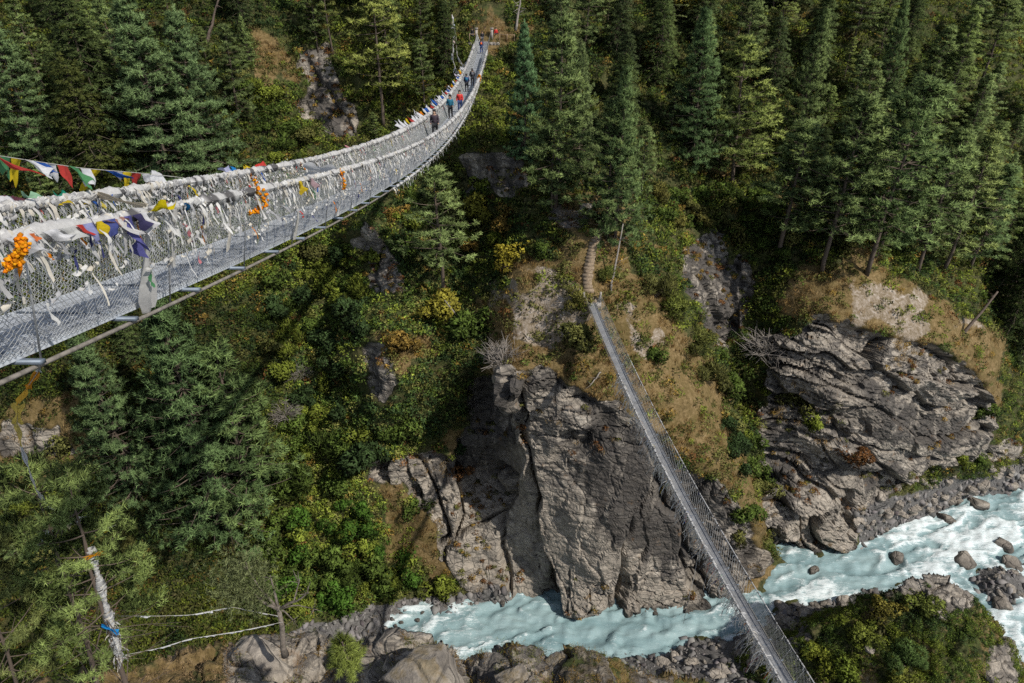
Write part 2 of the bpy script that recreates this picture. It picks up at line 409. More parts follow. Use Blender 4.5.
PALE = [[(500, 290), (550, 270), (590, 300), (585, 345), (530, 352), (498, 335)], [(620, 285), (650, 320), (665, 360), (640, 350)], [(858, 280), (925, 288), (935, 322), (895, 332), (860, 312)], [(968, 300), (990, 330), (985, 345), (965, 325)],
        [(695, 150), (722, 148), (716, 176), (702, 174)], [(505, 455), (560, 500), (640, 560), (700, 600), (600, 618), (500, 600), (445, 560), (440, 500)], [(785, 350), (830, 372), (880, 410), (860, 420), (800, 385)], [(790, 490), (880, 470), (850, 545), (795, 552)]]

def soft(polys, wob=7.0, seed=3, passes=2):
    """Coverage of the polygons with ragged, softened borders, on the terrain grid."""
    w = np.stack([GX / 22, GY / 22, GX * 0], -1)
    ox, oy = vnoise(w, seed) * wob + vnoise(w * 3.1, seed + 5) * wob * .5, vnoise(w, seed + 9) * wob + vnoise(w * 3.1, seed + 14) * wob * .5
    m = np.zeros(GX.shape)
    for p in polys: m = np.maximum(m, inpoly(GX + ox, GY + oy, p).astype(float))
    for _ in range(passes):
        m[1:-1, 1:-1] = (m[1:-1, 1:-1] * 2 + m[:-2, 1:-1] + m[2:, 1:-1] + m[1:-1, :-2] + m[1:-1, 2:]) / 6
    return m
mR, mD, mG, mP = soft(ROCK), soft(DRY, 17, 21, 14), soft(GRAV, 4, 33), soft(PALE, 15, 45, 8)

def grid_normals(T):
    du = np.gradient(T, axis=1); dv = np.gradient(T, axis=0)
    n = unit(np.cross(du, dv))
    flip = np.sign(((CAM - T) * n).sum(-1))[..., None]
    return n * np.where(flip == 0, 1, flip)
Tb = T0.copy()
N0 = grid_normals(Tb)
for _ in range(40):                                    # broad normals to push the rock along
    N0[1:-1, 1:-1] = (N0[:-2, 1:-1] + N0[2:, 1:-1] + N0[1:-1, :-2] + N0[1:-1, 2:] + N0[1:-1, 1:-1]) / 5
N0 = unit(N0)
# rock relief: dipping beds with overhangs, joint blocks, cracks
aa = np.where(GX > 740, -.42, .12)
ca, sa = np.cos(aa), np.sin(aa)
Q = np.stack([ca * T0[..., 0] + sa * T0[..., 2], T0[..., 1], -sa * T0[..., 0] + ca * T0[..., 2]], -1)
warp = np.stack([fbm(T0 * .07, 3, 50), fbm(T0 * .07, 3, 60), fbm(T0 * .07, 3, 70)], -1)
Qw = Q + warp * 5.0
head = sstep(735, 760, GX) * sstep(230, 300, GY)         # the headland is bedded, the main cliff breaks into upright slabs
sA, cA = facets(Qw * np.array([.115, .115, .024]), 5); sB, cB = facets(Qw * np.array([.06, .06, .26]), 6)
slab = sA * 2.7 * (1 - head) + sB * 2.2 * head; slabc = cA * (1 - head) + cB * head
mA, mcA = facets(Qw * np.array([.34, .34, .13]), 15); mB, mcB = facets(Qw * np.array([.16, .16, .75]), 16)
mid_ = mA * (1 - head) + mB * head; midc = mcA * (1 - head) + mcB * head
sml, smlc = facets(T0 * np.array([.95, .95, 1.5]), 25)
patch = sstep(-.2, .4, fbm(T0 * .06, 3, 44))            # some faces are broken up, others smooth
lay = (Qw[..., 2] * .62 + .8 * vnoise(Q * .07, 8) + .12 * vnoise(Q * .5, 9)) % 1
ledge_ = np.where(lay < .9, 0, -1.0) * sstep(-.1, .3, vnoise(T0 * .06 + 7, 3))
rockd = slab - slabc * 1.3 + (mid_ * 1.15 - midc * .6) * (.22 + .78 * patch) + (sml * .38 - smlc * .16) * (.2 + .8 * patch) + ledge_ * .45 + fbm(T0 * .16, 3, 90) * 1.1 + fbm(T0 * 1.5, 3, 77) * .16
small_out = 1 - np.clip(soft(ROCK[:2] + [ROCK[8]], 5, 3), 0, 1)
rockd = rockd * (1 - .55 * small_out)
soild = fbm(T0 * .09, 4, 31) * 2.2 + fbm(T0 * .6, 3, 37) * .45
river = sstep(-1.2, .5, T0[..., 2])                    # keep the river bed clean
disp = (rockd * mR + soild * (1 - mR) * (1 - .55 * mD)) * (1 - .85 * mG) * (.15 + .85 * river)
_land = np.exp(-(((GX - 492) / 45) ** 2 + ((GY - 46) / 18) ** 2)) + np.exp(-(((GX - 592) / 14) ** 2 + ((GY - 275) / 40) ** 2))
disp = disp * (1 - np.clip(_land, 0, 1))
TER = T0 + N0 * disp[..., None]
TN = grid_normals(TER)
nr, nc = GX.shape
_i = np.arange(nr - 1)[:, None] * nc + np.arange(nc - 1)[None]
_Qd = np.stack([_i, _i + nc, _i + nc + 1, _i + 1], -1).reshape(-1, 4)
M_TERRAIN = mat_terrain('gorge_ground')
_rf = mR.reshape(-1)[_Qd].mean(1) < .5
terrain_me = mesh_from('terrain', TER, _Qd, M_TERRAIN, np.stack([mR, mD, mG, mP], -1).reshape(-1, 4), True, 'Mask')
terrain_me.polygons.foreach_set('use_smooth', _rf)
STAIN_SHADE = [[(585, 395), (640, 425), (700, 470), (765, 560), (735, 592), (690, 572), (640, 548), (598, 522), (588, 460)], [(440, 375), (508, 375), (508, 480), (450, 490)], [(505, 370), (560, 372), (570, 392), (510, 398)],  # water-stained faces, plus shade painted over alcove, overhangs and gullies
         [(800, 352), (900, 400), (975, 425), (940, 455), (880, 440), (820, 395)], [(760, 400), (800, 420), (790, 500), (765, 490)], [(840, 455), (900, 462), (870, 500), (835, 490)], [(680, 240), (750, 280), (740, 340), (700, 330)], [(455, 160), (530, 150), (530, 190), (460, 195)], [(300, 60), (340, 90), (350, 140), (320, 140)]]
_st = soft(STAIN_SHADE, 9, 61).reshape(-1); _a = terrain_me.color_attributes.new('StainShade', 'FLOAT_COLOR', 'POINT'); _a.data.foreach_set('color', np.stack([_st, (np.clip(np.maximum(slabc, midc * .8 * (.3 + .7 * patch)), 0, 1) ** 1.5 * mR).reshape(-1), _st, _st], -1).astype(np.float32).ravel())  # red: stains and painted shade; green: joint dirt and crevice shade
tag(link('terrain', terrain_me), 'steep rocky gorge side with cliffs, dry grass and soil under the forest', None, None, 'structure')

def lookup(A, px, py):
    i = np.clip(np.searchsorted(gy, py) - 1, 0, nr - 2); j = np.clip(np.searchsorted(gx, px) - 1, 0, nc - 2)
    v = np.clip((py - gy[i]) / (gy[i + 1] - gy[i]), 0, 1); u = np.clip((px - gx[j]) / (gx[j + 1] - gx[j]), 0, 1)
    if A.ndim == 3: u, v = u[..., None], v[..., None]
    return (A[i, j] * (1 - u) + A[i, j + 1] * u) * (1 - v) + (A[i + 1, j] * (1 - u) + A[i + 1, j + 1] * u) * v
def ground(px, py): return lookup(TER, np.asarray(px, float), np.asarray(py, float))

# ------------------------------------------------------------------ river
xs = np.arange(-110, 170, .34); ys = np.arange(36, 118, .34)
RX, RY = np.meshgrid(xs, ys)
ang = math.radians(14)
fu = RX * math.cos(ang) + RY * math.sin(ang); fv = -RX * math.sin(ang) + RY * math.cos(ang)
F3 = np.stack([fu * .10, fv * .26, fu * 0], -1)
wv = np.stack([fbm(F3 * 1.3, 3, 5), fbm(F3 * 1.3, 3, 15), fu * 0], -1)
h1 = ridged(F3 * 1.5 + wv * 1.1, 5, 25); h2 = ridged(np.stack([fu * .42, fv * .75, fu * 0], -1) + wv * 1.6, 4, 35)
amount = fbm(np.stack([fu * .035, fv * .07, fu * 0], -1), 3, 81)
foam = np.clip(sstep(-.25, .75, h1 * .8 + h2 * .75 + amount * .95 - .40 + .0015 * np.clip(RX, -20, 60)), 0, 1)
RZ = h1 * .6 + h2 * .42 + fbm(np.stack([fu * 1.1, fv * 1.7, fu * 0], -1), 3, 91) * .2 - .1
k = NT('glacial_water'); c, _ = k.attr(); s = k.sep(c)
P = k.coords((.30, 1.5, 1), (0, 0, -ang)); n1 = k.noise(1.6, 7, .72, P, 1.2); n2 = k.noise(4.5, 6, .8, P, 1.6)
fm = k.math('ADD', s[0], k.math('ADD', k.math('MULTIPLY', k.math('SUBTRACT', n1, .5), 2.6), k.math('MULTIPLY', k.math('SUBTRACT', n2, .5), 2.6)))
fmask = k.ramp(fm, [(.38, 0.0), (.62, .35), (1.05, .95)])
wc = k.ramp(k.noise(.3, 4, .6, P), [(.3, (.165, .262, .275)), (.7, (.29, .395, .40))])
wc = k.mix(fmask, wc, (.72, .78, .78))
M_WATER = k.end(k.pbr(wc, k.math('ADD', k.math('MULTIPLY', fmask, .3), .42), k.bump(k.math('ADD', n1, k.math('MULTIPLY', n2, .5)),   .4, .25), spec=.25))
_r2, _c2 = RX.shape; _i = np.arange(_r2 - 1)[:, None] * _c2 + np.arange(_c2 - 1)[None]
tag(link('river', mesh_from('river', np.stack([RX, RY, RZ], -1), np.stack([_i, _i + 1, _i + _c2 + 1, _i + _c2], -1).reshape(-1, 4), M_WATER, np.stack([foam, foam, foam], -1).reshape(-1, 3), True)), 'milky turquoise river breaking into white rapids', None, None, 'structure')

# ------------------------------------------------------------------ near side: ledge and knoll built as lofted rows
def loft(name, rows, nu, nv, amp, mat, mask, seed):
    rows = np.array(rows)                               # (r, n, 3)
    def resample(A, n):
        m = len(A); t = np.linspace(0, m - 1, n); i = np.clip(t.astype(int), 0, m - 2); f = (t - i).reshape((-1,) + (1,) * (A.ndim - 1)); f = f * f * (3 - 2 * f) * .5 + f * .5
        return A[i] * (1 - f) + A[i + 1] * f
    V = resample(rows, nv); V = np.swapaxes(resample(np.swapaxes(V, 0, 1), nu), 0, 1)
    n = grid_normals(V)
    W_ = V + .8 * np.stack([fbm(V * .4, 2, seed + q) for q in range(3)], -1)
    f1, f2, cid = worley(W_ * .3, seed)
    o1, c1 = facets(W_ * .30, seed); o2, c2 = facets(W_ * 1.0, seed + 1); o3, c3 = facets(W_ * 3.2, seed + 2)
    rock = o1 * 2.6 - c1 * .7 + o2 * .8 - c2 * .2 + o3 * .22 + fbm(V * 1.4, 5, seed + 3) * .35
    d = rock * amp + fbm(V * .3, 3, seed + 9) * amp
    V = V + n * d[..., None]
    r, c = V.shape[:2]; i = np.arange(r - 1)[:, None] * c + np.arange(c - 1)[None]
    qx, qy, _ = project(V)
    mk = mask(qx, qy, V, cid)
    me = mesh_from(name, V, np.stack([i, i + 1, i + c + 1, i + c], -1).reshape(-1, 4), mat, mk.reshape(-1, 4), True, 'Mask')
    return link(name, me), V, mk
sil = [(-20, 700, 20), (60, 688, 20), (120, 676, 20.5), (160, 664, 21.5), (200, 657, 22), (228, 650, 22.5), (245, 640, 23), (290, 636, 24), (325, 645, 23.5), (340, 662, 22), (352, 666, 22), (370, 652, 21), (392, 640, 21), (418, 640, 21), (440, 650, 20.5), (465, 668, 20), (485, 660, 20), (510, 650, 20), (535, 652, 20), (552, 662, 20), (570, 652, 20), (600, 654, 20), (620, 668, 20.2), (650, 676, 20.5), (690, 690, 21), (730, 710, 21)]
L = np.array([at_y(*p) for p in sil])
rows = [L + np.array([0, 10, -50]), L + np.array([0, 3.0, -6]), L, np.array([at_y(a, b + 45, y - 3.2) for a, b, y in sil]), np.array([at_y(a, b + 140, y - 8) for a, b, y in sil])]
def ledge_mask(qx, qy, V, cid):
    n = fbm(V * .8, 3, 5)
    rock = np.clip(-.5 + 1.2 * sstep(215, 235, qx) * (1 - .55 * sstep(470, 560, qx)) + (cid - .4) * .5 + n * .4 + .25, 0, 1)
    return np.stack([rock, np.clip(.6 + n, 0, 1), 0 * n, np.clip(.25 + n * .5, 0, .7) * (qx < 330)], -1)
ledge, LEDGE, _ = loft('near_ledge', rows, 520, 190, .32, M_TERRAIN, ledge_mask, 3)
tag(ledge, 'rocky ledge with dry soil at the near rim of the gorge', None, None, 'structure')
sil = [(640, 735, 43), (690, 712, 46), (735, 690, 48), (770, 662, 49.5), (800, 640, 50.2), (830, 620, 51), (860, 606, 51.5), (890, 596, 51.6), (915, 588, 51.8), (932, 580, 52), (948, 581, 52), (965, 592, 51.4), (985, 610, 50.5), (1000, 632, 49), (1018, 660, 47.5), (1060, 700, 44.5), (1110, 740, 42)]
L = np.array([at_y(*p) for p in sil])
low = np.minimum(L[:, 2] - 6, 0) * 0 - 2.0
back = L + np.array([0, 9.0, 0]); back[:, 2] = -2
mid = L + np.array([0, 3.5, 0]); mid[:, 2] = L[:, 2] * .55
rows = [back, mid, L, np.array([at_y(a + (a - 880) * .04, b + 40, y - 3.5) for a, b, y in sil]), np.array([at_y(a + (a - 880) * .1, b + 95, y - 8) for a, b, y in sil]), np.array([at_y(a + (a - 880) * .2, b + 190, y - 14) for a, b, y in sil])]
def knoll_mask(qx, qy, V, cid):
    n = fbm(V * .35, 4, 15)
    crest = sstep(44, 22, np.hypot((qx - 935) / 1.4, qy - 583)) + .8 * (cid > .82)
    return np.stack([np.clip(crest + n * .6, 0, 1), np.clip(.35 + n, 0, 1), 0 * n, np.clip(.2 + n, 0, .6)], -1)
knoll, KNOLL, knoll_mk = loft('near_knoll', rows, 420, 260, .40, M_TERRAIN, knoll_mask, 13)
tag(knoll, 'rocky knoll above the near river bank with green scrub on top', None, None, 'structure')
# ------------------------------------------------------------------ suspension bridges
def mat_grate(name, ca, cb):
    k = NT(name)
    uv = k.n('ShaderNodeAttribute', attribute_name='Col')
    m = k.n('ShaderNodeMapping'); k.l(uv.outputs['Vector'], m.inputs[0]); m.inputs['Scale'].default_value = (1, 1, 1)
    w1 = k.n('ShaderNodeTexWave', wave_type='BANDS', bands_direction='X'); w1.inputs['Scale'].default_value = 4.2; w1.inputs['Distortion'].default_value = .4
    w2 = k.n('ShaderNodeTexWave', wave_type='BANDS', bands_direction='Y'); w2.inputs['Scale'].default_value = 4.0; w2.inputs['Distortion'].default_value = .3
    k.l(m.outputs[0], w1.inputs[0]); k.l(m.outputs[0], w2.inputs[0])
    n = k.noise(1.4, 5, .7, k.coords())
    f = k.math('MULTIPLY', k.ramp(w1.outputs[1], [(.15, .25), (.5, 1.0)]), k.ramp(w2.outputs[1], [(.1, .45), (.45, 1.0)]))
    c = k.mix(f, cb, ca); c = k.mix(1.0, c, k.ramp(n, [(.3, .62), (.7, 1.1)]), 'MULTIPLY')
    return k.end(k.pbr(c, .5, k.bump(f, .35, .01), .1))
M_GRATE = mat_grate('galvanised_grating', (.52, .55, .585), (.27, .285, .31)); M_GRATE_OLD = mat_grate('old_grating', (.36, .365, .37), (.20, .20, .205))
M_STEEL = mat_plain('galvanised_steel', (.36, .37, .38), .5, .4, .25, 5)
M_WIRE = mat_plain('wire_net', (.40, .41, .41), .55, .3, .2, 4)
M_CABLE = mat_plain('old_cable', (.20, .18, .155), .85, .1, .45, 9)
M_STUB = mat_plain('blue_grey_steel', (.15, .18, .22), .5, .3, .2, 5)
M_CLOTH = mat_attr('prayer_cloth', .85, .35, 0, .2, 26.0)

class Span:
    def __init__(s, ax, ay, az, phi, L, bz, sag, wd, wr, h):
        s.A = np.array([ax, ay, az + RIVER_DROP]); s.d = np.array([math.sin(phi), math.cos(phi), 0]); s.n = np.array([math.cos(phi), -math.sin(phi), 0])
        s.L, s.dz, s.sag, s.wd, s.wr, s.h = L, bz - az, sag, wd, wr, h
    def p(s, t, off=0.0, up=0.0):
        """t in metres along the span, off to the right of its centre line, up above the deck"""
        t = np.asarray(t, float); u = t / s.L
        z = s.dz * u - 4 * s.sag * u * (1 - u)
        P = s.A + s.d * t[..., None] + s.n * np.asarray(off, float)[..., None]
        P = P + np.array([0, 0, 1.0]) * (z + np.asarray(up, float))[..., None]
        return P
    def slope(s, t): return (s.dz - 4 * s.sag * (1 - 2 * t / s.L)) / s.L

def build_bridge(name, label, sp, t0, t1, near_t, cell, bw, cable_r, wire, grate):
    root = empty(name, sp.p(t1)[:], label, 'bridge')
    o = -np.asarray(root.location)
    # deck: grating panels laid end to end between the two foot cables
    m = MB(); n = int((t1 - t0) / .75)
    t = np.linspace(t0, t1, n * 2 + 1)
    nb = int(sp.wd * 2 / .05)                              # open grating: flat bars along, thin rods across
    for w in np.linspace(-sp.wd + .02, sp.wd - .02, nb):
        a = [sp.p(t, w + e, z) + o for e, z in ((-bw, -.012), (-bw, .0), (bw, .0), (bw, -.012))]
        m.grid(np.stack(a, 1), np.stack([np.stack([t * 0 + w, t, t * 0], -1)] * 4, 1))
    tr = np.arange(t0, t1, .16)
    A = [sp.p(tr + e, sgn * sp.wd, -.014) + o for sgn in (-1, 1) for e in (-.011, .011)]
    V = np.stack([A[0], A[1], A[3], A[2]], 1); m.add(V.reshape(-1, 3), np.arange(len(V) * 4).reshape(-1, 4), None, np.repeat(np.stack([tr * 0 + .1, tr, tr * 0], -1), 4, 0))
    for e in (-sp.wd, sp.wd):
        m.grid(np.stack([sp.p(t, e, -.045), sp.p(t, e, .035)], 1) + o, np.stack([np.stack([t * 0 + e, t, t * 0], -1)] * 2, 1))
    deck = m.build('deck', grate, root)
    j = MB()
    for tt in np.arange(t0 + .5, t1, 1.5):
        q = sp.p(np.array([tt, tt]), np.array([-sp.wd, sp.wd]), np.array([.006, .006])) + o
        j.tube(q, .018, 4)
    j.build('joint_strips', M_STUB, deck)['kind'] = 'stuff'
    # foot cables run just outside the deck edge and a little lower; handrail cables on top of the nets
    tc = np.linspace(t0, t1, 140)
    for sgn in (-1, 1):
        m = MB(); m.tube(sp.p(tc, sgn * (sp.wd + .13), -.12) + o, cable_r * 1.1, 6); m.build('foot_cable', M_CABLE, root, True)
        m = MB(); m.tube(sp.p(tc, sgn * sp.wr, sp.h) + o, cable_r, 6); m.build('handrail_cable', M_CABLE, root, True)
    tb = np.arange(t0 + .3, t1, max(1.55, (t1 - t0) / 72))
    for tt in tb:
        m = MB(); c = sp.p(tt, 0., -.065) + o
        M = np.stack([sp.n, unit(sp.d + np.array([0, 0, sp.slope(tt)])), np.array([0, 0, 1.0])], 1)
        m.box(c, (2 * sp.wd + .42, .08, .045), M); m.build('crossbeam', M_STUB, root)
    ts = np.arange(t0 + .3, t1, max(1.55, (t1 - t0) / 46))
    for sgn in (-1, 1):
        for tt in ts:
            m = MB(); m.tube(np.stack([sp.p(tt, sgn * (sp.wd + .10), -.1), sp.p(tt, sgn * sp.wr, sp.h)]) + o, .010, 5); m.build('suspender', M_STEEL, root)
    # chain link nets, every wire a prism; the mesh gets coarser beyond near_t
    for sgn in (-1, 1):
        m = MB()
        for ta, tb_, c, r in ((t0, near_t, cell, wire), (near_t, t1, cell * 2.2, wire * 1.75)):
            nv = max(4, int(round(sp.h / c)) * 2); nu = int((tb_ - ta) / c) * 2
            iu, iv = np.meshgrid(np.arange(nu), np.arange(nv), indexing='ij')
            for q in (0, 1):
                ok = ((iu + iv) % 2 == q)
                u0, v0 = iu[ok], iv[ok]; 
                du = 1
                a_u, b_u = (u0, u0 + 1) if q == 0 else (u0, u0 + 1)
                a_v, b_v = (v0, v0 + 1) if q == 0 else (v0 + 1, v0)
                def pt(u, v):
                    tt = ta + u * (tb_ - ta) / nu; f = v / nv
                    jig = .012 * np.sin(u * 1.7 + v * 2.3)
                    bow = -.07 * np.sin(f * math.pi)
                    return sp.p(tt + jig, sgn * (sp.wd + .02 + (sp.wr - sp.wd - .02) * f + bow * 0), sp.h * f) + o
                A, B = pt(a_u, a_v), pt(b_u, b_v)
                d = unit(B - A); e1 = unit(np.cross(d, sp.n)); e2 = np.cross(d, e1)
                V = np.stack([A + e1 * r, A - e1 * r * .5 + e2 * r * .87, A - e1 * r * .5 - e2 * r * .87, B + e1 * r, B - e1 * r * .5 + e2 * r * .87, B - e1 * r * .5 - e2 * r * .87], 1)
                kk = np.arange(len(V))[:, None] * 6
                F = np.concatenate([kk + np.array(x)[None] for x in ([0, 1, 4, 3], [1, 2, 5, 4], [2, 0, 3, 5])])
                m.add(V.reshape(-1, 3), F)
        m.build('side_net', M_WIRE, root)
    return root

UP = Span(-5.061, 9.289, -4.561, .009, 100.406, -16.036, 4.029, .572, .973, 1.165)
upper = build_bridge('suspension_bridge', 'long high suspension bridge wrapped in white scarves with hikers on its deck', UP, -9.0, 100.6, 34.0, .068, .0205, .022, .0030, M_GRATE)
_pf = at_y(np.array(592.), np.array(303.), np.array(70.2)); _pn = at_y(np.array(790.), np.array(683.), np.array(23.8))
_dir = _pf[:2] - _pn[:2]; LOL = float(np.hypot(*_dir)); _phi2 = math.atan2(_dir[0], _dir[1])
_dz = (_pf[2] - _pn[2]) / LOL
_sl = LOL + 14.0                                            # the span goes on past the lower border of the picture
_A = np.array([_pn[0] - math.sin(_phi2) * 14, _pn[1] - math.cos(_phi2) * 14])
_sag = 2.6
_za = _pn[2] + 4 * _sag * (14 / _sl) * (1 - 14 / _sl)
LO = Span(_A[0], _A[1], _za - RIVER_DROP, _phi2, _sl, float(_pf[2]) - RIVER_DROP, _sag, .43, .93, 1.15)
lower = build_bridge('suspension_bridge', 'narrow old suspension bridge crossing just above the river to the stone steps', LO, 0.0, _sl, 20.0, .15, .0235, .025, .005, M_GRATE_OLD)

# ------------------------------------------------------------------ cloth on the bridges
WHITES = [(.82, .81, .78), (.76, .75, .72), (.60, .59, .58), (.74, .69, .59), (.46, .46, .47)]
REDF, GRNF, YELF, BLUF, WHTF, NAVY, ORGF, PNKF, CRMF = (.50, .055, .045), (.10, .30, .13), (.62, .46, .02), (.03, .11, .42), (.76, .76, .78), (.05, .055, .17), (.78, .24, .01), (.62, .22, .24), (.66, .55, .38)
def ribbons(base, dirs, length, width, side, nseg, droop, r):
    """Many limp strips at once: base (n,3), first direction dirs, then falling.  Returns vertices (n, nseg+1, 2, 3)."""
    n = len(base); pts = [base]; d = dirs.copy()
    for i in range(nseg):
        d = unit(d + np.array([0, 0, -1.0]) * droop + r.normal(size=(n, 3)) * .28)
        pts.append(pts[-1] + d * (length / nseg)[:, None])
    P = np.stack(pts, 1)
    sd = unit(side[:, None] + r.normal(size=(n, nseg + 1, 3)) * .35) * (width[:, None, None] * (.6 + .4 * r.random((n, nseg + 1, 1))))
    return np.stack([P - sd * .5, P + sd * .5], 2)
def add_ribbons(m, V, col):
    n, s1, _, _ = V.shape
    base = np.arange(n)[:, None] * (s1 * 2) + np.arange(s1 - 1)[None] * 2
    Q = np.stack([base, base + 1, base + 3, base + 2], -1).reshape(-1, 4)
    m.add(V.reshape(-1, 3), Q, None, np.repeat(col, s1 * 2, 0))
def pick(cols, n, r, p=None):
    c = np.array(cols)[r.choice(len(cols), n, p=p)]
    return np.clip(c * (.8 + .35 * r.random((n, 1))), 0, .9)

def wrap_rail(name, label, sp, sgn, up, t0, t1, dens, r_of_t, seed, hang=.35, colored=.06, off=None):
    """Tangle of tied scarves along one cable: nobody could count them."""
    r = np.random.default_rng(seed); m = MB()
    off = sgn * sp.wr if off is None else off
    t = t0 + (t1 - t0) * np.sort(r.random(int((t1 - t0) * dens))) ** 1.0
    n = len(t); R = r_of_t(t)
    tc = np.arange(t0, t1, .06)
    rr = r_of_t(tc) * (.42 + .75 * np.abs(vnoise(np.stack([tc * 3.2, tc * 0, tc * 0 + seed], -1), seed))) * (vnoise(np.stack([tc * 1.1, tc * 0, tc * 0], -1), seed + 4) > -.55) + .024
    cc = np.where((vnoise(np.stack([tc * 7.0, tc * 0, tc * 0], -1), seed + 2) > .42)[:, None], np.array([.16, .155, .155]), np.array([.72, .71, .69]))
    ring = 8; th = np.arange(ring + 1) * 2 * math.pi / ring
    c0 = sp.p(tc, off, up)
    V = c0[:, None] + (sp.n[None, None] * np.cos(th)[None, :, None] + np.array([0, 0, 1.0]) * np.sin(th)[None, :, None]) * (rr[:, None] * (.8 + .4 * r.random((len(tc), ring + 1))))[..., None]
    if not name.startswith('caught'): m.grid(V, np.repeat(cc[:, None], ring + 1, 1))
    # knotted loops around the cable
    a = r.random(n) * 2 * math.pi; w = .015 + .05 * r.random(n)
    P = sp.p(t, off, up + (r.random(n) - .5) * (.75 if name.startswith('caught') else 0))
    sv = []
    for i in range(7):
        an = a + i * .95
        rad = R * (.55 + .55 * r.random(n))
        sv.append(P + (sp.n[None] * np.cos(an)[:, None] + np.array([0, 0, 1.0])[None] * np.sin(an)[:, None]) * rad[:, None] + sp.d[None] * ((i - 3) * .02))
    C = np.stack(sv, 1); sd = sp.d[None, None] * w[:, None, None]
    add_ribbons(m, np.stack([C - sd, C + sd], 2), pick(WHITES, n, r))
    # loose ends
    q = r.random(n) < .75; k = q.sum()
    dr = unit(sp.n[None] * r.normal(size=(k, 1)) * .55 + sp.d[None] * r.normal(size=(k, 1)) * .55 + np.array([0, 0, -.35])[None])
    cols = np.where((r.random(k) < colored)[:, None], pick([REDF, GRNF, YELF, BLUF, NAVY, ORGF, PNKF], k, r), pick(WHITES, k, r))
    add_ribbons(m, ribbons(P[q] + r.normal(size=(k, 3)) * .04, dr, hang * (.35 + r.random(k) ** 2 * 1.3), .02 + .055 * r.random(k), np.repeat(sp.d[None], k, 0), 6, .6, r), cols)
    return tag(m.build(name, M_CLOTH), label, 'scarves', None, 'stuff')
rad_near = lambda t: .072 + .075 * sstep(5, 40, t)
wrap_rail('tied_scarves', 'tangle of white scarves wrapped along the far handrail of the high bridge', UP, -1, UP.h, -9, 92, 55, rad_near, 101, .22, .09)
wrap_rail('tied_scarves', 'tangle of white scarves knotted along the near handrail of the high bridge', UP, 1, UP.h, -9, 88, 46, lambda t: .058 + .06 * sstep(8, 40, t), 102, .34, .05)
wrap_rail('tied_scarves', 'white cloth scraps caught along the lower edge of the high bridge', UP, 1, -.12, 14, 75, 9, lambda t: .035 + .02 * sstep(20, 40, t), 103, .25, .0, UP.wd + .14)
wrap_rail('tied_scarves', 'ragged white cloth strips fringing the left rail of the low bridge', LO, -1, LO.h, 8, 47, 62, lambda t: .05 + 0 * t, 104, 1.35, .05)
wrap_rail('tied_scarves', 'thin white cloth scraps on the right rail of the low bridge', LO, 1, LO.h, 2, 50, 4, lambda t: .02 + 0 * t, 105, .3, .02)

def hanging_strip(top, bottom, w0, w1, side, seed, sway=.08, rows=14):
    """A limp scarf hanging between two points, folded across its width."""
    r = np.random.default_rng(seed); s = np.linspace(0, 1, rows); c = np.linspace(-.5, .5, 7)
    ax = top[None] * (1 - s)[:, None] + bottom[None] * s[:, None]
    ax = ax + np.cumsum(r.normal(size=(rows, 3)) * sway / rows ** .5, 0) * np.array([.6, .6, .2]) * (s * (1.2 - s))[:, None] * 2
    wd = (w0 + (w1 - w0) * s) * (.75 + .35 * np.sin(s * 7 + r.random() * 6))
    nrm = unit(np.cross(side, np.array([0, 0, 1.0])))
    V = ax[:, None] + side * (c[None, :, None] * wd[:, None, None]) + nrm * (np.sin(c[None] * 9 + s[:, None] * 4 + r.random() * 6) * .22 * wd[:, None])[..., None]
    return V
def thing_strip(name, label, cat, group, V, col, seed=0, dark=.2):
    r = np.random.default_rng(seed); m = MB()
    cc = np.clip(np.array(col)[None, None] * (1 - dark * r.random(V.shape[:2] + (1,))), 0, .9)
    o0 = V.reshape(-1, 3).mean(0)
    m.grid(V - o0, cc)
    o = m.build(name, M_CLOTH, None, True); o.location = o0
    return tag(o, label, cat, group)

wrap_rail('caught_scraps', 'faded cloth scraps and knotted scarves caught in the near net of the high bridge', UP, 1, .80, -6, 60, 12, lambda t: .03 + 0 * t, 106, .26, .20, UP.wr - .06)
wrap_rail('caught_scraps', 'faded cloth scraps caught in the far net of the high bridge', UP, -1, .75, -6, 60, 15, lambda t: .035 + 0 * t, 107, .32, .12, -UP.wr + .10)
# white scarves hanging down the outside of the nets
GH = 'white scarves hanging down the nets of the high bridge'
def t_at(px, sp, off, up):
    tt = np.linspace(-9, sp.L, 4000); q, _, d = project(sp.p(tt, off, up)); q = np.where(d > .5, q, -1e9)
    return float(tt[np.argmin(np.abs(q - px))])
for i, (px, drop, w, lab, cl) in enumerate([
    (148, 1.24, .21, 'broad grey white scarf hanging the full height of the near net above a crossbeam', (.62, .61, .59)),
    (173, .80, .08, 'twisted white scarf slanting down the near net beside the broad grey one', (.74, .72, .68)),
    (229, .85, .07, 'pale thin scarf with frayed white tail on the near net', (.70, .66, .58)),
    (303, 1.20, .11, 'cream scarf hanging from rail to deck edge just right of the folded white bundle', (.72, .69, .62)),
    (345, 1.15, .15, 'bright white scarf hanging to the deck edge right of the small marigold garland', (.80, .79, .76)),
    (262, .95, .08, 'faded green and red scarf strip hanging low on the near net', (.42, .46, .36))]):
    tt = t_at(px, UP, UP.wr + .05, UP.h)
    a = UP.p(tt, UP.wr + .07, UP.h); b = UP.p(tt + .05 + .1 * (i == 1), UP.wr + .05 - (UP.wr - UP.wd - .05) * drop / UP.h, UP.h - drop)
    thing_strip('hanging_scarf', lab, 'scarf', GH, hanging_strip(a, b, w, w * 1.25, UP.d, 300 + i), cl, i)
r = np.random.default_rng(400)
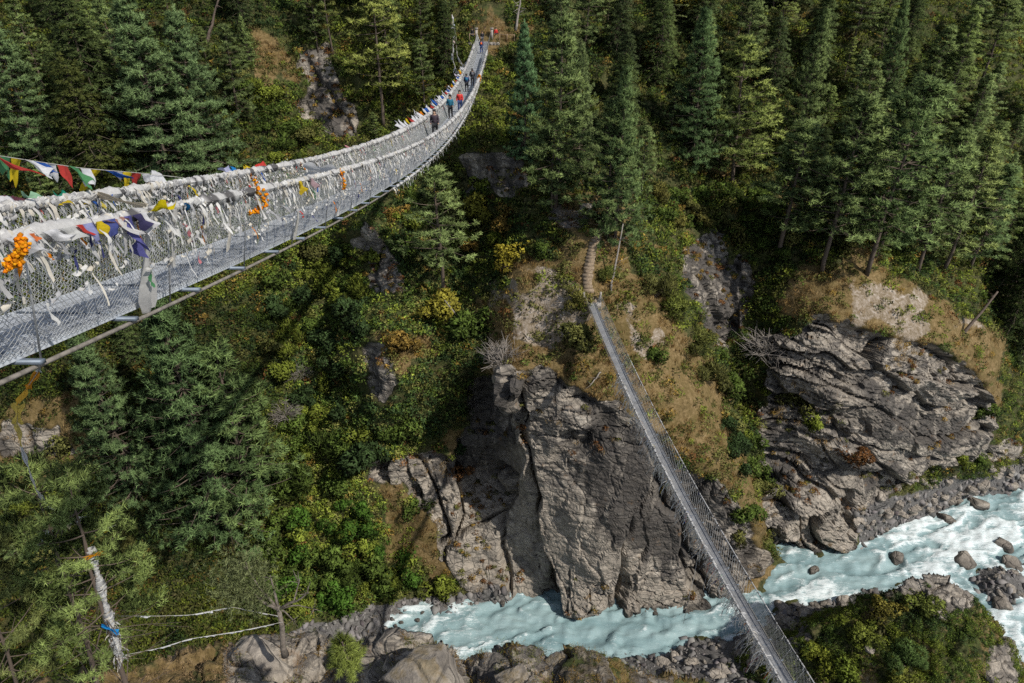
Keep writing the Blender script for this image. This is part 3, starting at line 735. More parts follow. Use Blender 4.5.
for i in range(64):
    tt = float(np.interp(i / 63 + r.normal() * .006, [0, .5, 1], [11.5, 34, 66])); drop = .35 + .75 * r.random()
    a = UP.p(tt, UP.wr + .05, UP.h + .02); b = UP.p(tt + r.normal() * .12, UP.wr + .05 - (UP.wr - UP.wd - .05) * drop / UP.h, UP.h - drop)
    thing_strip('hanging_scarf', 'thin white scarf hanging in the row along the near net of the high bridge', 'scarf', 'row of thin scarves along the near net', hanging_strip(a, b, .06 + .05 * r.random() + .03 * (tt > 30), .10, UP.d, 420 + i, .10, 9), WHITES[int(r.integers(4))], i)
for i in range(26):
    tt = float(r.uniform(4, 46)); drop = .3 + .6 * r.random()
    a = UP.p(tt, -UP.wr + .04, UP.h + .02); b = UP.p(tt + r.normal() * .3, -UP.wr + .04 + .36 * drop / UP.h, UP.h - drop)
    thing_strip('hanging_scarf', 'white scarf hanging inside the far net of the high bridge', 'scarf', 'scarves hanging inside the far net', hanging_strip(a, b, .06 + .05 * r.random(), .09, UP.d, 520 + i, .14, 9), WHITES[int(r.integers(5))], i)

def flag_grid(c, u, v, seed, wave=.12, n=8):
    """Rectangular flag: c is the upper corner, u along the top edge, v down the other edge."""
    r = np.random.default_rng(seed); a = np.linspace(0, 1, n)
    U, Vv = np.meshgrid(a, a); nrm = unit(np.cross(u, v)); sz = np.linalg.norm(v)
    ph = r.random(3) * 6
    bend = np.sin(U * 5 + ph[0] + Vv * 2) * .5 + np.sin(Vv * 6 + ph[1] + U * 3) * .35 + np.sin(U * 11 + Vv * 5 + ph[2]) * .22
    sk = (r.random() - .5) * .7; pinch = 1 - (.05 + .35 * r.random()) * Vv
    return c + u * (.5 + (U - .5) * pinch + sk * Vv ** 1.5)[..., None] + v * (Vv * (1 - (.1 + .35 * r.random()) * np.sin(U * math.pi * (.6 + r.random()))))[..., None] + nrm * (bend * wave * sz * (.25 + Vv))[..., None]

# flags and cloths knotted to the near end of the two handrails
r = np.random.default_rng(600)
def rail_flag(px, side, w, drop, col, label, lean=(0, 0), seed=0, up=0.02, name='prayer_flag', cat='flag', wave=.34):
    w *= .82; drop *= .82
    off = UP.wr + .09 if side > 0 else -UP.wr - .02
    tt = t_at(px, UP, off, UP.h); c = UP.p(tt, off, UP.h + up); u = UP.p(tt + w, off, UP.h + up) - c
    v = np.array([0, 0, -1.0]) * drop + UP.n * lean[0] + UP.d * lean[1]
    return thing_strip(name, label, cat, 'cloths tied to the handrails of the high bridge', flag_grid(c, u, v, 610 + seed, wave), col, seed, .18)
for i, (px, side, w, drop, col, lab, lean) in enumerate([
    (4, -1, .30, -.16, WHTF, 'white flag standing on the far rail at the left border', (-.25, 0)), (22, -1, .26, -.12, PNKF, 'faded pink flag lying along the far rail', (-.22, .05)),
    (36, -1, .30, -.10, (.32, .55, .36), 'pale green flag lying on the far rail beside the pink one', (-.2, .06)), (50, -1, .26, .10, YELF, 'yellow green flag folded over the far rail', (.12, .04)),
    (62, -1, .32, -.05, (.02, .28, .18), 'bright green flag flat on top of the far rail', (-.2, .05)), (77, -1, .14, .22, YELF, 'small yellow flag hanging from the far rail', (.05, 0)),
    (91, -1, .13, .30, (.60, .50, .10), 'narrow striped flag strip hanging inside the far net', (.08, .02)),
    (9, 1, .28, .24, WHTF, 'creased white cloth on the near rail at the left border', (.05, .1)), (27, 1, .12, .10, (.72, .20, .06), 'small red orange cloth on the near rail', (.04, 0)),
    (44, 1, .20, .20, WHTF, 'white cloth hanging beside the marigold cluster', (.05, .18)), (58, 1, .26, .22, (.66, .66, .64), 'crumpled pale cloth hanging between two knots of the near rail', (.04, .12)),
    (76, 1, .12, .13, REDF, 'small red flag under the near rail', (.05, .03)), (84, 1, .16, .22, (.30, .32, .55), 'faded lilac blue flag under the near rail', (.05, -.05)),
    (97, 1, .10, .22, YELF, 'yellow strip hanging below the near rail', (.05, 0)), (104, 1, .22, .28, (.08, .10, .30), 'indigo flag hanging in the tangle left of the broad scarf', (.05, -.1)),
    (112, 1, .30, .30, (.74, .72, .70), 'big white cloth billowing below the near rail', (.10, .05)), (122, 1, .26, .46, (.12, .12, .34), 'large indigo blue flag hanging lowest in the tangle', (.07, -.12)),
    (133, 1, .20, .26, (.06, .055, .13), 'dark navy flag beside the billowing white cloth', (.06, .1)), (139, 1, .16, .34, WHTF, 'white pointed cloth just left of the broad scarf', (.08, .06)),
    (103, 1, .30, .10, (.42, .24, .20), 'brownish pink cloth strip lying on the near rail', (.08, .1)), (147, 1, .32, -.06, (.72, .58, .01), 'bright yellow flag lying across the near rail', (.16, .1)),
    (186, 1, .14, .26, (.02, .18, .42), 'small blue cloth inside the net below the near rail', (-.25, .2)), (299, 1, .13, .34, (.62, .46, .03), 'yellow flag cluster hanging beside the cream scarf', (.05, .05)),
    (311, 1, .14, .28, (.40, .28, .30), 'greyish pink rag hanging beside the yellow flags', (.05, .05)), (237, -1, .30, -.12, (.02, .22, .55), 'blue flag on the far rail above the marigold garland', (-.2, .05)),
    (251, -1, .34, -.10, YELF, 'yellow flag on the far rail next to the blue one', (-.2, .05)), (264, -1, .40, -.13, (.62, .06, .05), 'red flag on the far rail right of the yellow one', (-.22, .05)),
    (160, -1, .42, -.20, WHTF, 'white scarf bulging on top of the far rail', (-.2, .05)), (228, -1, .40, -.22, (.50, .52, .72), 'pale lilac cloth standing on the far rail', (-.15, 0)),
    (350, -1, .45, -.16, (.62, .28, .30), 'pink flag on the far rail at mid span', (-.2, 0))]):
    rail_flag(px, side, w, drop, col, lab, lean, i)
# folded white bundle bridging the two rails, and the long cream scarf stretched between them
a = UP.p(t_at(303, UP, -UP.wr + .7, UP.h), -UP.wr + .75, UP.h - .05); b = UP.p(t_at(336, UP, UP.wr, UP.h), UP.wr, UP.h + .03)
thing_strip('stretched_scarf', 'thick folded white scarf stretched between the two handrails', 'scarf', None, hanging_strip(a, b, .34, .26, unit(np.array([0, .4, 1.0])), 701, .04), (.80, .79, .77), 3)
a = UP.p(t_at(97, UP, -UP.wr, UP.h), -UP.wr, UP.h + .02); b = UP.p(t_at(150, UP, UP.wr, UP.h), UP.wr, UP.h + .05)
thing_strip('stretched_scarf', 'cream yellow scarf pulled tight from the far rail to the near rail', 'scarf', None, hanging_strip(a, b, .09, .08, unit(np.array([0, .3, 1.0])), 702, .04), (.72, .60, .42), 4)
# a row of small flags standing along the far rail at mid span and beyond
rowc = [YELF, BLUF, WHTF, YELF, REDF, WHTF, BLUF, (.55, .5, .6), WHTF, ORGF]
r = np.random.default_rng(650)
for i in range(44):
    tt = 27 + i * 1.05 + r.random() * .5; c = UP.p(tt, -UP.wr - .02, UP.h + .05)
    v = np.array([0, 0, .22 + .2 * r.random()]) - UP.n * (.25 + .25 * r.random()) + UP.d * r.normal() * .1
    thing_strip('prayer_flag', 'small coloured flag in the row fluttering on the far rail beyond mid span', 'flag', 'small flags in a row on the far rail', flag_grid(c, UP.d * (.35 + .2 * r.random()), v, 660 + i, .2, 5), rowc[i % 10] if r.random() < .7 else WHTF, i)

# marigold garlands
M_MARI = mat_attr('marigold_petals', .8, .1)
def ico(n=1):
    import bmesh
    bm = bmesh.new(); bmesh.ops.create_icosphere(bm, subdivisions=n, radius=1)
    V = np.array([v.co[:] for v in bm.verts]); F = np.array([[v.index for v in f.verts] for f in bm.faces]); bm.free(); return V, F
ICO1, ICO2, ICO3 = ico(1), ico(2), ico(3)
def garland(path, rad, label, seed, n):
    r = np.random.default_rng(seed); path = np.array(path); m = MB(); o0 = path[0]
    s = np.linspace(0, len(path) - 1, n)
    for x in s:
        i = min(int(x), len(path) - 2); c = path[i] + (path[i + 1] - path[i]) * (x - i) + r.normal(size=3) * rad * 1.1
        V, F = ICO2; q = V * rad * (.7 + .5 * r.random()) * (1 + .25 * r.normal(size=(len(V), 1)))
        m.add(q + c - o0, None, F, np.clip(np.array([.82, .22 + .14 * r.random(), .008]) * (.55 + .55 * r.random()), 0, .95))
    o = m.build('marigold_garland', M_MARI); o.location = o0; return tag(o, label, 'garland', None)
g = lambda px, py, d: at_depth(np.array(float(px)), np.array(float(py)), np.array(d))
garland([g(19, 236, 5.3), g(24, 243, 5.3), g(22, 252, 5.3), g(12, 258, 5.3), g(8, 266, 5.25), g(20, 263, 5.25)], .0155, 'big cluster of orange marigolds hanging from the near rail at the left border', 1, 150)
tt = t_at(248, UP, -UP.wr, UP.h); q = UP.p(tt, -UP.wr + .05, UP.h); garland([q, q + [.02, .05, -.25], q + [0, .0, -.55]], .024, 'thin orange marigold garland hanging inside the far rail', 2, 44)
tt = t_at(252, UP, UP.wr, UP.h); q = UP.p(tt, UP.wr + .08, UP.h + .05); garland([q, q + [.1, .1, -.15], q + [.02, .0, -.3], q + [-.15, -.1, -.38]], .024, 'curled orange marigold garland on the near rail below the thin one', 3, 44)
tt = t_at(338, UP, UP.wr, UP.h); q = UP.p(tt, UP.wr + .08, UP.h + .02); garland([q, q + [0, .03, -.3], q + [-.02, 0, -.40]], .024, 'small orange marigold garland on the near rail at mid span', 4, 30)
tt = 66; q = UP.p(tt, UP.wr + .02, UP.h + .1); garland([q, q + [.1, .2, -.1], q + [.1, .2, -.4]], .13, 'orange marigold bunch on the near rail in front of the pair of hikers', 5, 9)

# strings of prayer flags
M_CORD = mat_plain('thin_cord', (.45, .43, .40), .8)
def string(label, pts, cols, w, h, cord_r=.008, seed=0, gap=1.25, flutter=.5):
    pts = np.array(pts); n = 40; s = np.linspace(0, len(pts) - 1, n); i = np.clip(s.astype(int), 0, len(pts) - 2); f = (s - i)[:, None]
    path = pts[i] * (1 - f) + pts[i + 1] * f
    root = empty('prayer_flag_string', path[0], label, 'flag string')
    m = MB(); m.tube(path - path[0], cord_r, 5); m.build('cord', M_CORD, root)
    seg = np.linalg.norm(np.diff(path, axis=0), axis=1); cum = np.concatenate([[0], np.cumsum(seg)])
    r = np.random.default_rng(seed)
    for k, c in enumerate(cols):
        if c is None: continue
        d0 = k * w * gap + .01; d1 = d0 + w
        if d1 > cum[-1]: break
        A = np.array([np.interp(d0, cum, path[:, j]) for j in range(3)]); B = np.array([np.interp(d1, cum, path[:, j]) for j in range(3)])
        v = np.array([0, 0, -h]) * (.75 + .5 * r.random()) + np.array([r.normal(), r.normal(), 0]) * h * flutter
        V = flag_grid(A, B - A, v, seed * 50 + k, .16, 7) - path[0]
        mm = MB(); mm.grid(V, np.clip(np.array(c)[None, None] * (1 - .2 * r.random((7, 7, 1))), 0, .9)); mm.build('flag', M_CLOTH, root, True)
    return root
string('string of red, green, yellow and blue prayer flags above the far rail at the left', [g(-40, 152, 7.2), g(0, 156, 8.0), g(40, 162, 8.9), g(80, 168, 9.8), g(115, 171, 10.6), g(150, 174, 11.6), g(185, 178, 12.6)],
       [WHTF, REDF, REDF, GRNF, YELF, WHTF, BLUF, WHTF, REDF, GRNF, WHTF, YELF, BLUF, WHTF, YELF, REDF, WHTF], .25, .27, .005, 5, 1.06, .6)
W2 = [WHTF, (.66, .66, .68), CRMF]
# ------------------------------------------------------------------ trees
M_NEEDLE = mat_leaf('conifer_needles', .3, True, 2.15)
M_LEAF = mat_leaf('bush_leaves', .32, True, 1.95)
M_BARK = mat_plain('conifer_bark', (.105, .080, .062), .9, 0, .45, 3.0, .6)
M_DEAD = mat_plain('bleached_wood', (.23, .205, .18), .85, 0, .3, 4.0, .5)

def blades(pos, dirs, length, width, r, spread=.75, col=None, n=1):
    """n needle bunches (thin triangles) from every position, fanned around its direction."""
    k = len(pos) * n
    P = np.repeat(pos, n, 0); D = unit(np.repeat(dirs, n, 0) + r.normal(size=(k, 3)) * spread)
    s = unit(np.cross(D, r.normal(size=(k, 3)))) * (np.repeat(np.broadcast_to(width, len(pos)), n) * (.6 + .8 * r.random(k)))[:, None] * .5
    L = (np.repeat(np.broadcast_to(length, len(pos)), n) * (.6 + .7 * r.random(k)))[:, None]
    P = P + D * L * -.12
    return np.stack([P - s, P + s, P + D * L], 1)

def make_conifer(seed, kind, detail=1.0):
    """Unit tree of height 1 (metres are H): returns trunk mesh builder and crown mesh builder."""
    r = np.random.default_rng(seed); H = 18.0
    tr, cr = MB(), MB()
    spec = dict(pine=(.15, .215, 21, 5, .85), wide=(.05, .26, 30, 7, 1.1), sparse=(.20, .19, 16, 4, .75), fir=(.06, .20, 29, 6, 1.0), slim=(.2, .16, 20, 5, .8), ragged=(.50, .17, 10, 4, .72))[kind]
    b0, wmax, nwh, nb, fill = spec
    if kind != 'ragged':
        wmax *= .85 + .4 * r.random(); b0 = b0 * (.6 + 1.1 * r.random()); nwh = int(nwh * (.85 + .25 * r.random())); fill *= .82 + .18 * r.random()
    zz = np.linspace(0, 1, 12)
    bend = np.stack([np.cumsum(r.normal(size=12)) * .05, np.cumsum(r.normal(size=12)) * .05, zz * H], 1)
    bend[:, :2] -= bend[0, :2]
    tr.tube(bend, (.0175 * H * .5) * (1 - zz) ** .85 + .02, 8, (1, 1, 1))
    tp, td, tl, tc = [], [], [], []
    for w in range(nwh):
        f = b0 + (1 - b0) * ((w + r.random() * .6) / nwh) ** .92
        if f > .985: continue
        prof = (1 - (f - b0) / (1 - b0))
        shape = min(1, prof * 1.02 + .03) ** .72 * min(1, .45 + (f - b0) * 4.2)
        if kind == 'wide': shape = (prof * .97 + .02) ** .92 * min(1, .55 + (f - b0) * 5)
        if kind == 'ragged': shape = (prof * .6 + .4) * (1 if prof > .06 else .5)
        Lb = wmax * H * shape
        for b in range(nb):
            if r.random() > fill and f < .85: continue
            L = Lb * (.62 + .55 * r.random()); an = b * 2 * math.pi / nb + r.random() * 1.0 + w * .7
            if kind == 'fir': e0, e1 = r.normal(-.22, .1), -.25
            else: e0, e1 = r.normal(.02 + .5 * (f - .3), .14), .45
            m = 6; ss = np.linspace(0, 1, m)
            el = e0 + (e1) * ss ** 2 - .25 * ss * (1 - f)
            hx = np.cumsum(np.concatenate([[0], np.cos(el[1:]) * L / (m - 1)])); hz = np.cumsum(np.concatenate([[0], np.sin(el[1:]) * L / (m - 1)]))
            base = np.array([np.interp(f, zz, bend[:, 0]), np.interp(f, zz, bend[:, 1]), f * H])
            u = np.array([math.cos(an), math.sin(an), 0]); side = np.array([-u[1], u[0], 0])
            P = base + u * hx[:, None] + np.array([0, 0, 1.0]) * hz[:, None] + side * (np.sin(ss * 3 + r.random() * 6) * .06 * L)[:, None]
            tr.tube(P, np.linspace(.045 + .012 * L, .012, m) * (.55 if kind == 'ragged' else .8), 4, (1, 1, 1), False)
            # tufts along the outer part and on side twigs
            nt = max(6, int((7 + L * 6.5) * detail * (1.5 if kind == 'wide' else 1)))
            nk = max(3, int(2 + L * (1.15 if kind != 'ragged' else .7)))
            kq = 1 - (1 - dict(fir=.08, ragged=.5).get(kind, .2)) * r.random(nk) ** .8; kq[0] = 1
            kt = (r.random(nk) - .5) * 2 * np.minimum(.36 * L * (1.15 - kq) + .12, 1.0)
            ki = r.integers(nk, size=nt); jr = dict(fir=.25, ragged=.2).get(kind, .15)
            sq = np.clip(kq[ki] + r.normal(size=nt) * jr / max(L, 1), 0, 1.02); tw = kt[ki] + r.normal(size=nt) * jr
            px = np.array([np.interp(sq, ss, P[:, j]) for j in range(3)]).T
            pos = px + side * tw[:, None] + u * (np.abs(tw) * .45)[:, None] + r.normal(size=(nt, 3)) * .09
            pos[:, 2] += np.abs(tw) * (.12 if kind != 'fir' else -.25) + .05
            dr = unit(u * .55 + side * np.sign(tw)[:, None] * .45 + np.array([0, 0, .55 if kind != 'fir' else -.15]))
            tp.append(pos); td.append(dr)
            rel = np.clip(sq * .75 + r.random(nt) * .25, 0, 1)      # young tips pale and sunlit, the inside dark: light painted into the needles
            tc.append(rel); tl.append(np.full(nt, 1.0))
    if kind == 'ragged':                                    # dead bare limbs under the live crown
        for q in range(26):
            f = .16 + .5 * r.random(); an = r.random() * 6.28; L = 1.0 + 2.0 * r.random(); u = np.array([math.cos(an), math.sin(an), r.normal() * .25])
            b_ = np.array([np.interp(f, zz, bend[:, 0]), np.interp(f, zz, bend[:, 1]), f * H]); e_ = b_ + u * L + r.normal(size=3) * .15
            tr.tube(np.array([b_, b_ + u * L * .5 + r.normal(size=3) * .1, e_]), [.032, .022, .008], 4, (1, 1, 1), False)
            for z in range(2): tr.tube(np.array([b_ + (e_ - b_) * .6, e_ + r.normal(size=3) * .4]), [.014, .006], 3, (1, 1, 1), False)
    tp, td, tc = np.concatenate(tp), np.concatenate(td), np.concatenate(tc)
    # leader
    n = 14; tp = np.concatenate([tp, bend[-1] + np.stack([r.normal(size=n) * .08, r.normal(size=n) * .08, -np.linspace(0, 1.3, n)], 1)]); td = np.concatenate([td, np.tile([0, 0, 1.0], (n, 1)) + r.normal(size=(n, 3)) * .5]); tc = np.concatenate([tc, np.full(n, 1.0)])
    nbl = int((13 if kind != 'fir' else 13) * (1 if detail <= 1 else 1.7))
    ln, wd = (.46, .085) if kind != 'fir' else (.46, .075)
    if kind == 'wide': ln, wd = .36, .062
    if detail > 1.2: ln, wd = .33, .034
    tri = blades(tp, td, ln, wd, r, .72 if kind != 'fir' else .55, n=nbl)
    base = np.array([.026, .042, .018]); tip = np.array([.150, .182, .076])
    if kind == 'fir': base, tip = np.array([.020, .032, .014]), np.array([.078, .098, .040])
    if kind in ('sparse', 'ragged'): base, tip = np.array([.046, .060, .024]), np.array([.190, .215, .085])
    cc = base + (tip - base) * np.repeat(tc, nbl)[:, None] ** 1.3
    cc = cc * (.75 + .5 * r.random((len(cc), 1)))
    up = np.array([0, 0, .55]); rad_ = unit(tp * np.array([1, 1, 0]) + 1e-6) * .55
    nn = unit(np.repeat(unit(td) * .55 + up + rad_, nbl, 0) + r.normal(size=(len(cc), 3)) * .42)
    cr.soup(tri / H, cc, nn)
    tr.V = [v / H for v in tr.V]
    return tr, cr

PROTO = {}
for kind, n in (('pine', 8), ('wide', 4), ('sparse', 4), ('fir', 4), ('slim', 4)):
    PROTO[kind] = []
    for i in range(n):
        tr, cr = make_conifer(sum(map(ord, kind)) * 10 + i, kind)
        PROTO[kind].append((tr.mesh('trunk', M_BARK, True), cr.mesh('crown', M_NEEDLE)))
for kind in ('ragged',):
    PROTO[kind] = []
    for i in range(4):
        tr, cr = make_conifer(sum(map(ord, kind)) * 10 + i, kind, 1.9)
        PROTO[kind].append((tr.mesh('trunk', M_BARK, True), cr.mesh('crown', M_NEEDLE)))
TREES = []
CATS = dict(pine='pine_tree', wide='pine_tree', sparse='pine_tree', slim='pine_tree', fir='fir_tree', ragged='pine_tree')
_cnt = {}
def plant(loc, H, kind, tint, label, group, wid=1.0, lean=(0, 0), rz=None):
    k = _cnt.get(kind, 0); _cnt[kind] = k + 1
    tm, cm = PROTO[kind][k % len(PROTO[kind])]
    root = empty(CATS[kind], loc, label, 'tree', group)
    root.rotation_euler = (lean[0], lean[1], 0); root.scale = (H * wid, H * wid, H)
    a = link('trunk', tm, root); b = link('crown', cm, root)
    ang = random.random() * 6.28 if rz is None else rz
    a.rotation_euler.z = ang; b.rotation_euler.z = ang
    b.color = (*tint, 1)
    TREES.append((np.array(loc), H)); return root
def height_to(loc, top_py):
    """Height of an upright thing at loc whose top is seen at that row."""
    h = np.linspace(1, 45, 400); q = np.stack([np.full(400, loc[0]), np.full(400, loc[1]), loc[2] + h], -1)
    _, y, _ = project(q); return float(h[np.argmin(np.abs(y - top_py))])
BLUE, GREEN, DARK, OLIVE, SUNNY, DEEP = (.96, 1.12, 1.08), (1.06, 1.13, .94), (.95, 1.0, .78), (1.15, 1.04, .68), (1.45, 1.40, .92), (.74, .78, .62)  # DARK also paints in slope shade, SUNNY the sunlight on a crown
# base px, base py, top row, kind, tint, width factor, label
AUTH = [
 (50, 178, 12, 'wide', BLUE, .82, 'full blue green pine at upper left, leftmost of the big ones above the flags'),
 (106, 178, 52, 'fir', OLIVE, 1.25, 'dark drooping fir between the two big blue green pines at upper left'),
 (112, 150, -12, 'fir', DARK, 1.2, 'tall near black fir behind the drooping fir at upper left'),
 (168, 180, -22, 'wide', BLUE, .95, 'tallest and broadest blue green pine above the flag string'),
 (212, 176, 6, 'wide', (.95, 1.12, 1.1), .85, 'broad pine on the right shoulder of the tallest blue green pine'),
 (14, 110, 22, 'sparse', OLIVE, 1.0, 'thin half bare pine at the upper left border'),
 (142, 498, 330, 'wide', (.80, .96, .90), .72, 'rounded green pine standing below the high bridge deck, left of the taller pair'),
 (228, 528, 288, 'wide', (.72, .90, .80), .72, 'tall dense pine below the high bridge with its trunk bare near the ground'),
 (256, 520, 345, 'pine', (.80, .92, .74), 1.15, 'lower pine leaning against the right side of the tall dense pine below the bridge'),
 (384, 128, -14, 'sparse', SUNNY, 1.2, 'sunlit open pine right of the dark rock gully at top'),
 (333, 55, -40, 'slim', OLIVE, .9, 'thin pine trunk rising over the dark rock gully'),
 (318, 52, -50, 'slim', DARK, .9, 'dark slim pine just left of the thin one over the gully'),
 (376, 142, 112, 'pine', DARK, 1.2, 'small dark pine at the foot of the sunlit open pine'),
 (448, 76, 2, 'fir', DARK, 1.0, 'dark fir beside the flag covered mast at the far end of the high bridge'),
 (428, 112, 40, 'slim', DARK, 1.2, 'shaded pine left of the mast below the far end of the high bridge'),
 (445, 306, 168, 'sparse', (1.0, 1.12, 1.0), 1.25, 'lone open pine on the slope under the far half of the high bridge'),
 (526, 160, 21, 'wide', (.8, 1.12, 1.15), .62, 'blue green pine first to the right of the far bridge landing'),
 (557, 208, 16, 'pine', GREEN, .95, 'tall pine second to the right of the far bridge landing'),
 (553, 210, 103, 'pine', GREEN, 1.1, 'short bright pine in front of the tall one right of the landing'),
 (580, 185, 38, 'wide', (1, 1.05, .95), .5, 'pine with dense narrow crown third to the right of the landing'),
 (616, 246, 66, 'wide', (.95, 1.1, .95), .6, 'sunlit pine with a bare lower trunk standing right above the stone steps'),
 (607, 240, 98, 'pine', GREEN, 1.0, 'smaller pine touching the sunlit pine above the stone steps'),
 (690, 165, 8, 'wide', (.8, 1.0, .9), .75, 'broad shaded pine left of the bare earth patch'),
 (708, 170, 60, 'fir', DARK, 1.2, 'dark fir directly above the bare earth patch'),
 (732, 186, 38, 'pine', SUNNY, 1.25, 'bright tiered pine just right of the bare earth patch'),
 (793, 158, 6, 'wide', GREEN, .6, 'tall narrow pine up the slope right of the tiered pine'),
 (779, 258, 120, 'slim', GREEN, 1.5, 'pine with a long bare leaning trunk above the gully beside the headland'),
 (822, 272, 96, 'pine', GREEN, 1.1, 'pine standing at the left edge of the headland top'),
 (867, 274, 80, 'pine', (.95, 1.08, .9), 1.1, 'tall pine in the middle of the headland top'),
 (924, 128, 26, 'pine', GREEN, 1.1, 'bright pine high on the right slope'),
 (900, 240, 135, 'wide', (.85, 1.0, .9), .7, 'dense pine behind the headland pines'),
 (921, 272, 130, 'pine', GREEN, 1.1, 'tall pine at the right part of the headland top'),
 (947, 270, 134, 'sparse', GREEN, 1.2, 'open pine beside the tall one at the right part of the headland'),
 (972, 268, 166, 'pine', (.9, 1.05, .95), 1.15, 'lower pine at the right end of the headland row'),
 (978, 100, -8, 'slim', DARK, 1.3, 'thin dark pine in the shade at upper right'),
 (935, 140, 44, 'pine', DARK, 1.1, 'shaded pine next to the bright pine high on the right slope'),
 (848, 160, 60, 'pine', GREEN, 1.0, 'pine midway up the right slope above the headland'),
 (1010, 300, 200, 'fir', DARK, 1.2, 'dark fir near the right border above the headland'),
 (655, 60, -30, 'fir', DARK, 1.1, 'dark fir at the top border right of the landing pines'),
 (880, 120, -5, 'wide', (.85, 1.0, .85), .55, 'narrow dense pine near the top of the right slope'),
]
for px, py, top, kind, tint, wid, lab in AUTH:
    loc = ground(px, py) - np.array([0, 0, .35]); h = height_to(loc, top)
    lean = (random.gauss(0, .02), random.gauss(0, .025))
    plant(loc, h, kind, tint, lab, None, wid * (1.22 if kind in ('pine', 'slim', 'sparse') else 1.22), lean)

# the rest of the forest, spaced out over the slopes
FOREST = [([(-60, -60), (300, -60), (300, 60), (255, 140), (-60, 165)], 34, 'pines and firs on the upper left slope', DARK, 'dark conifer in the shaded forest at upper left'),
          ([(290, -60), (480, -60), (465, 40), (430, 120), (405, 150), (360, 120), (345, 40), (300, 30)], 16, 'conifers around the rock gully at the top', DEEP, 'dark conifer around the rock gully left of the far bridge end'),
          ([(515, -70), (780, -70), (770, 130), (690, 150), (645, 200), (600, 160), (540, 100), (560, 30)], 30, 'conifers above the landing and the steps', DARK, 'dark conifer in the forest above the stone steps'),
          ([(770, -90), (1060, -90), (1060, 300), (1000, 300), (940, 265), (830, 255), (800, 190), (770, 120)], 74, 'conifers on the right slope', DARK, 'dark conifer in the dense forest of the right slope'),
          ([(1000, 300), (1060, 300), (1060, 430), (1030, 440), (1015, 380)], 6, 'conifers at the right border', DARK, 'dark conifer at the right border beside the headland'),
          ([(60, 320), (280, 340), (300, 480), (250, 560), (60, 560), (-30, 480)], 3, 'conifers on the valley side below the high bridge', DARK, 'dark conifer on the shaded valley side below the high bridge'),
          ([(-60, 190), (120, 200), (120, 300), (-60, 320)], 6, 'conifers behind the high bridge', DARK, 'dark conifer seen behind the net of the high bridge'),
          ([(-80, 470), (60, 480), (60, 600), (-80, 620)], 4, 'conifers at the lower left', DARK, 'dark conifer on the far bank at lower left')]
rt = np.random.default_rng(41)
for poly, n, grp, tint, lab in FOREST:
    pp = np.array(poly); got = 0; tries = 0
    while got < n and tries < 1500:
        tries += 1
        px, py = rt.uniform(*[(pp[:, 0].min(), pp[:, 0].max())][0]), rt.uniform(pp[:, 1].min(), pp[:, 1].max())
        if not inpoly(np.array(px), np.array(py), poly): continue
        loc = ground(px, py)
        if float(lookup(mR, px, py)) > .4: continue
        if min(np.hypot(*(loc[:2] - t[0][:2])) for t in TREES) < 3.1: continue
        if abs(px - 495) < 26 and py < 60: continue
        got += 1
        kind = rt.choice(['pine', 'fir', 'slim', 'sparse', 'wide'], p=[.34, .26, .14, .12, .14])
        h = rt.uniform(6, 14.5) * (.85 if kind == 'sparse' else 1)
        if 'below' in grp or 'behind' in grp: h *= .75
        b = .85 + .7 * rt.random()
        plant(loc - np.array([0, 0, .35]), h, str(kind), tuple(np.array(tint) * b * np.array([1, 1, .9 + .3 * rt.random()])), lab, grp, .8 if kind == 'wide' else 1.5 - h * .015, (rt.normal() * .03, rt.normal() * .035))

# near pines at the lower left
def near_tree(px_top, py_top, px_base, py_base, d, kind, tint, wid, lab):
    """A tree rooted below the picture on the near slope."""
    base = at_depth(np.array(float(px_base)), np.array(float(py_base)), np.array(d)); 
    h = height_to(base, py_top)
    top = at_y(np.array(float(px_top)), np.array(float(py_top)), base[1])
    lean = (0.0, math.atan2(top[0] - base[0], top[2] - base[2]))
    return plant(base, float(np.hypot(top[0] - base[0], top[2] - base[2])), kind, tint, lab, None, wid, lean), base, top
NEAR = [near_tree(70, 470, 142, 745, 31, 'ragged', (.98, 1.1, .85), .8, 'near pine with its trunk wrapped in white scarves at lower left'),
        near_tree(28, 462, 118, 760, 34, 'ragged', (.95, 1.06, .82), .72, 'near pine with bushy top left of the scarf wrapped pine'),
        near_tree(-25, 545, 55, 790, 30, 'ragged', (.9, .9, .75), .7, 'near pine with dark trunk at the lower left corner')]

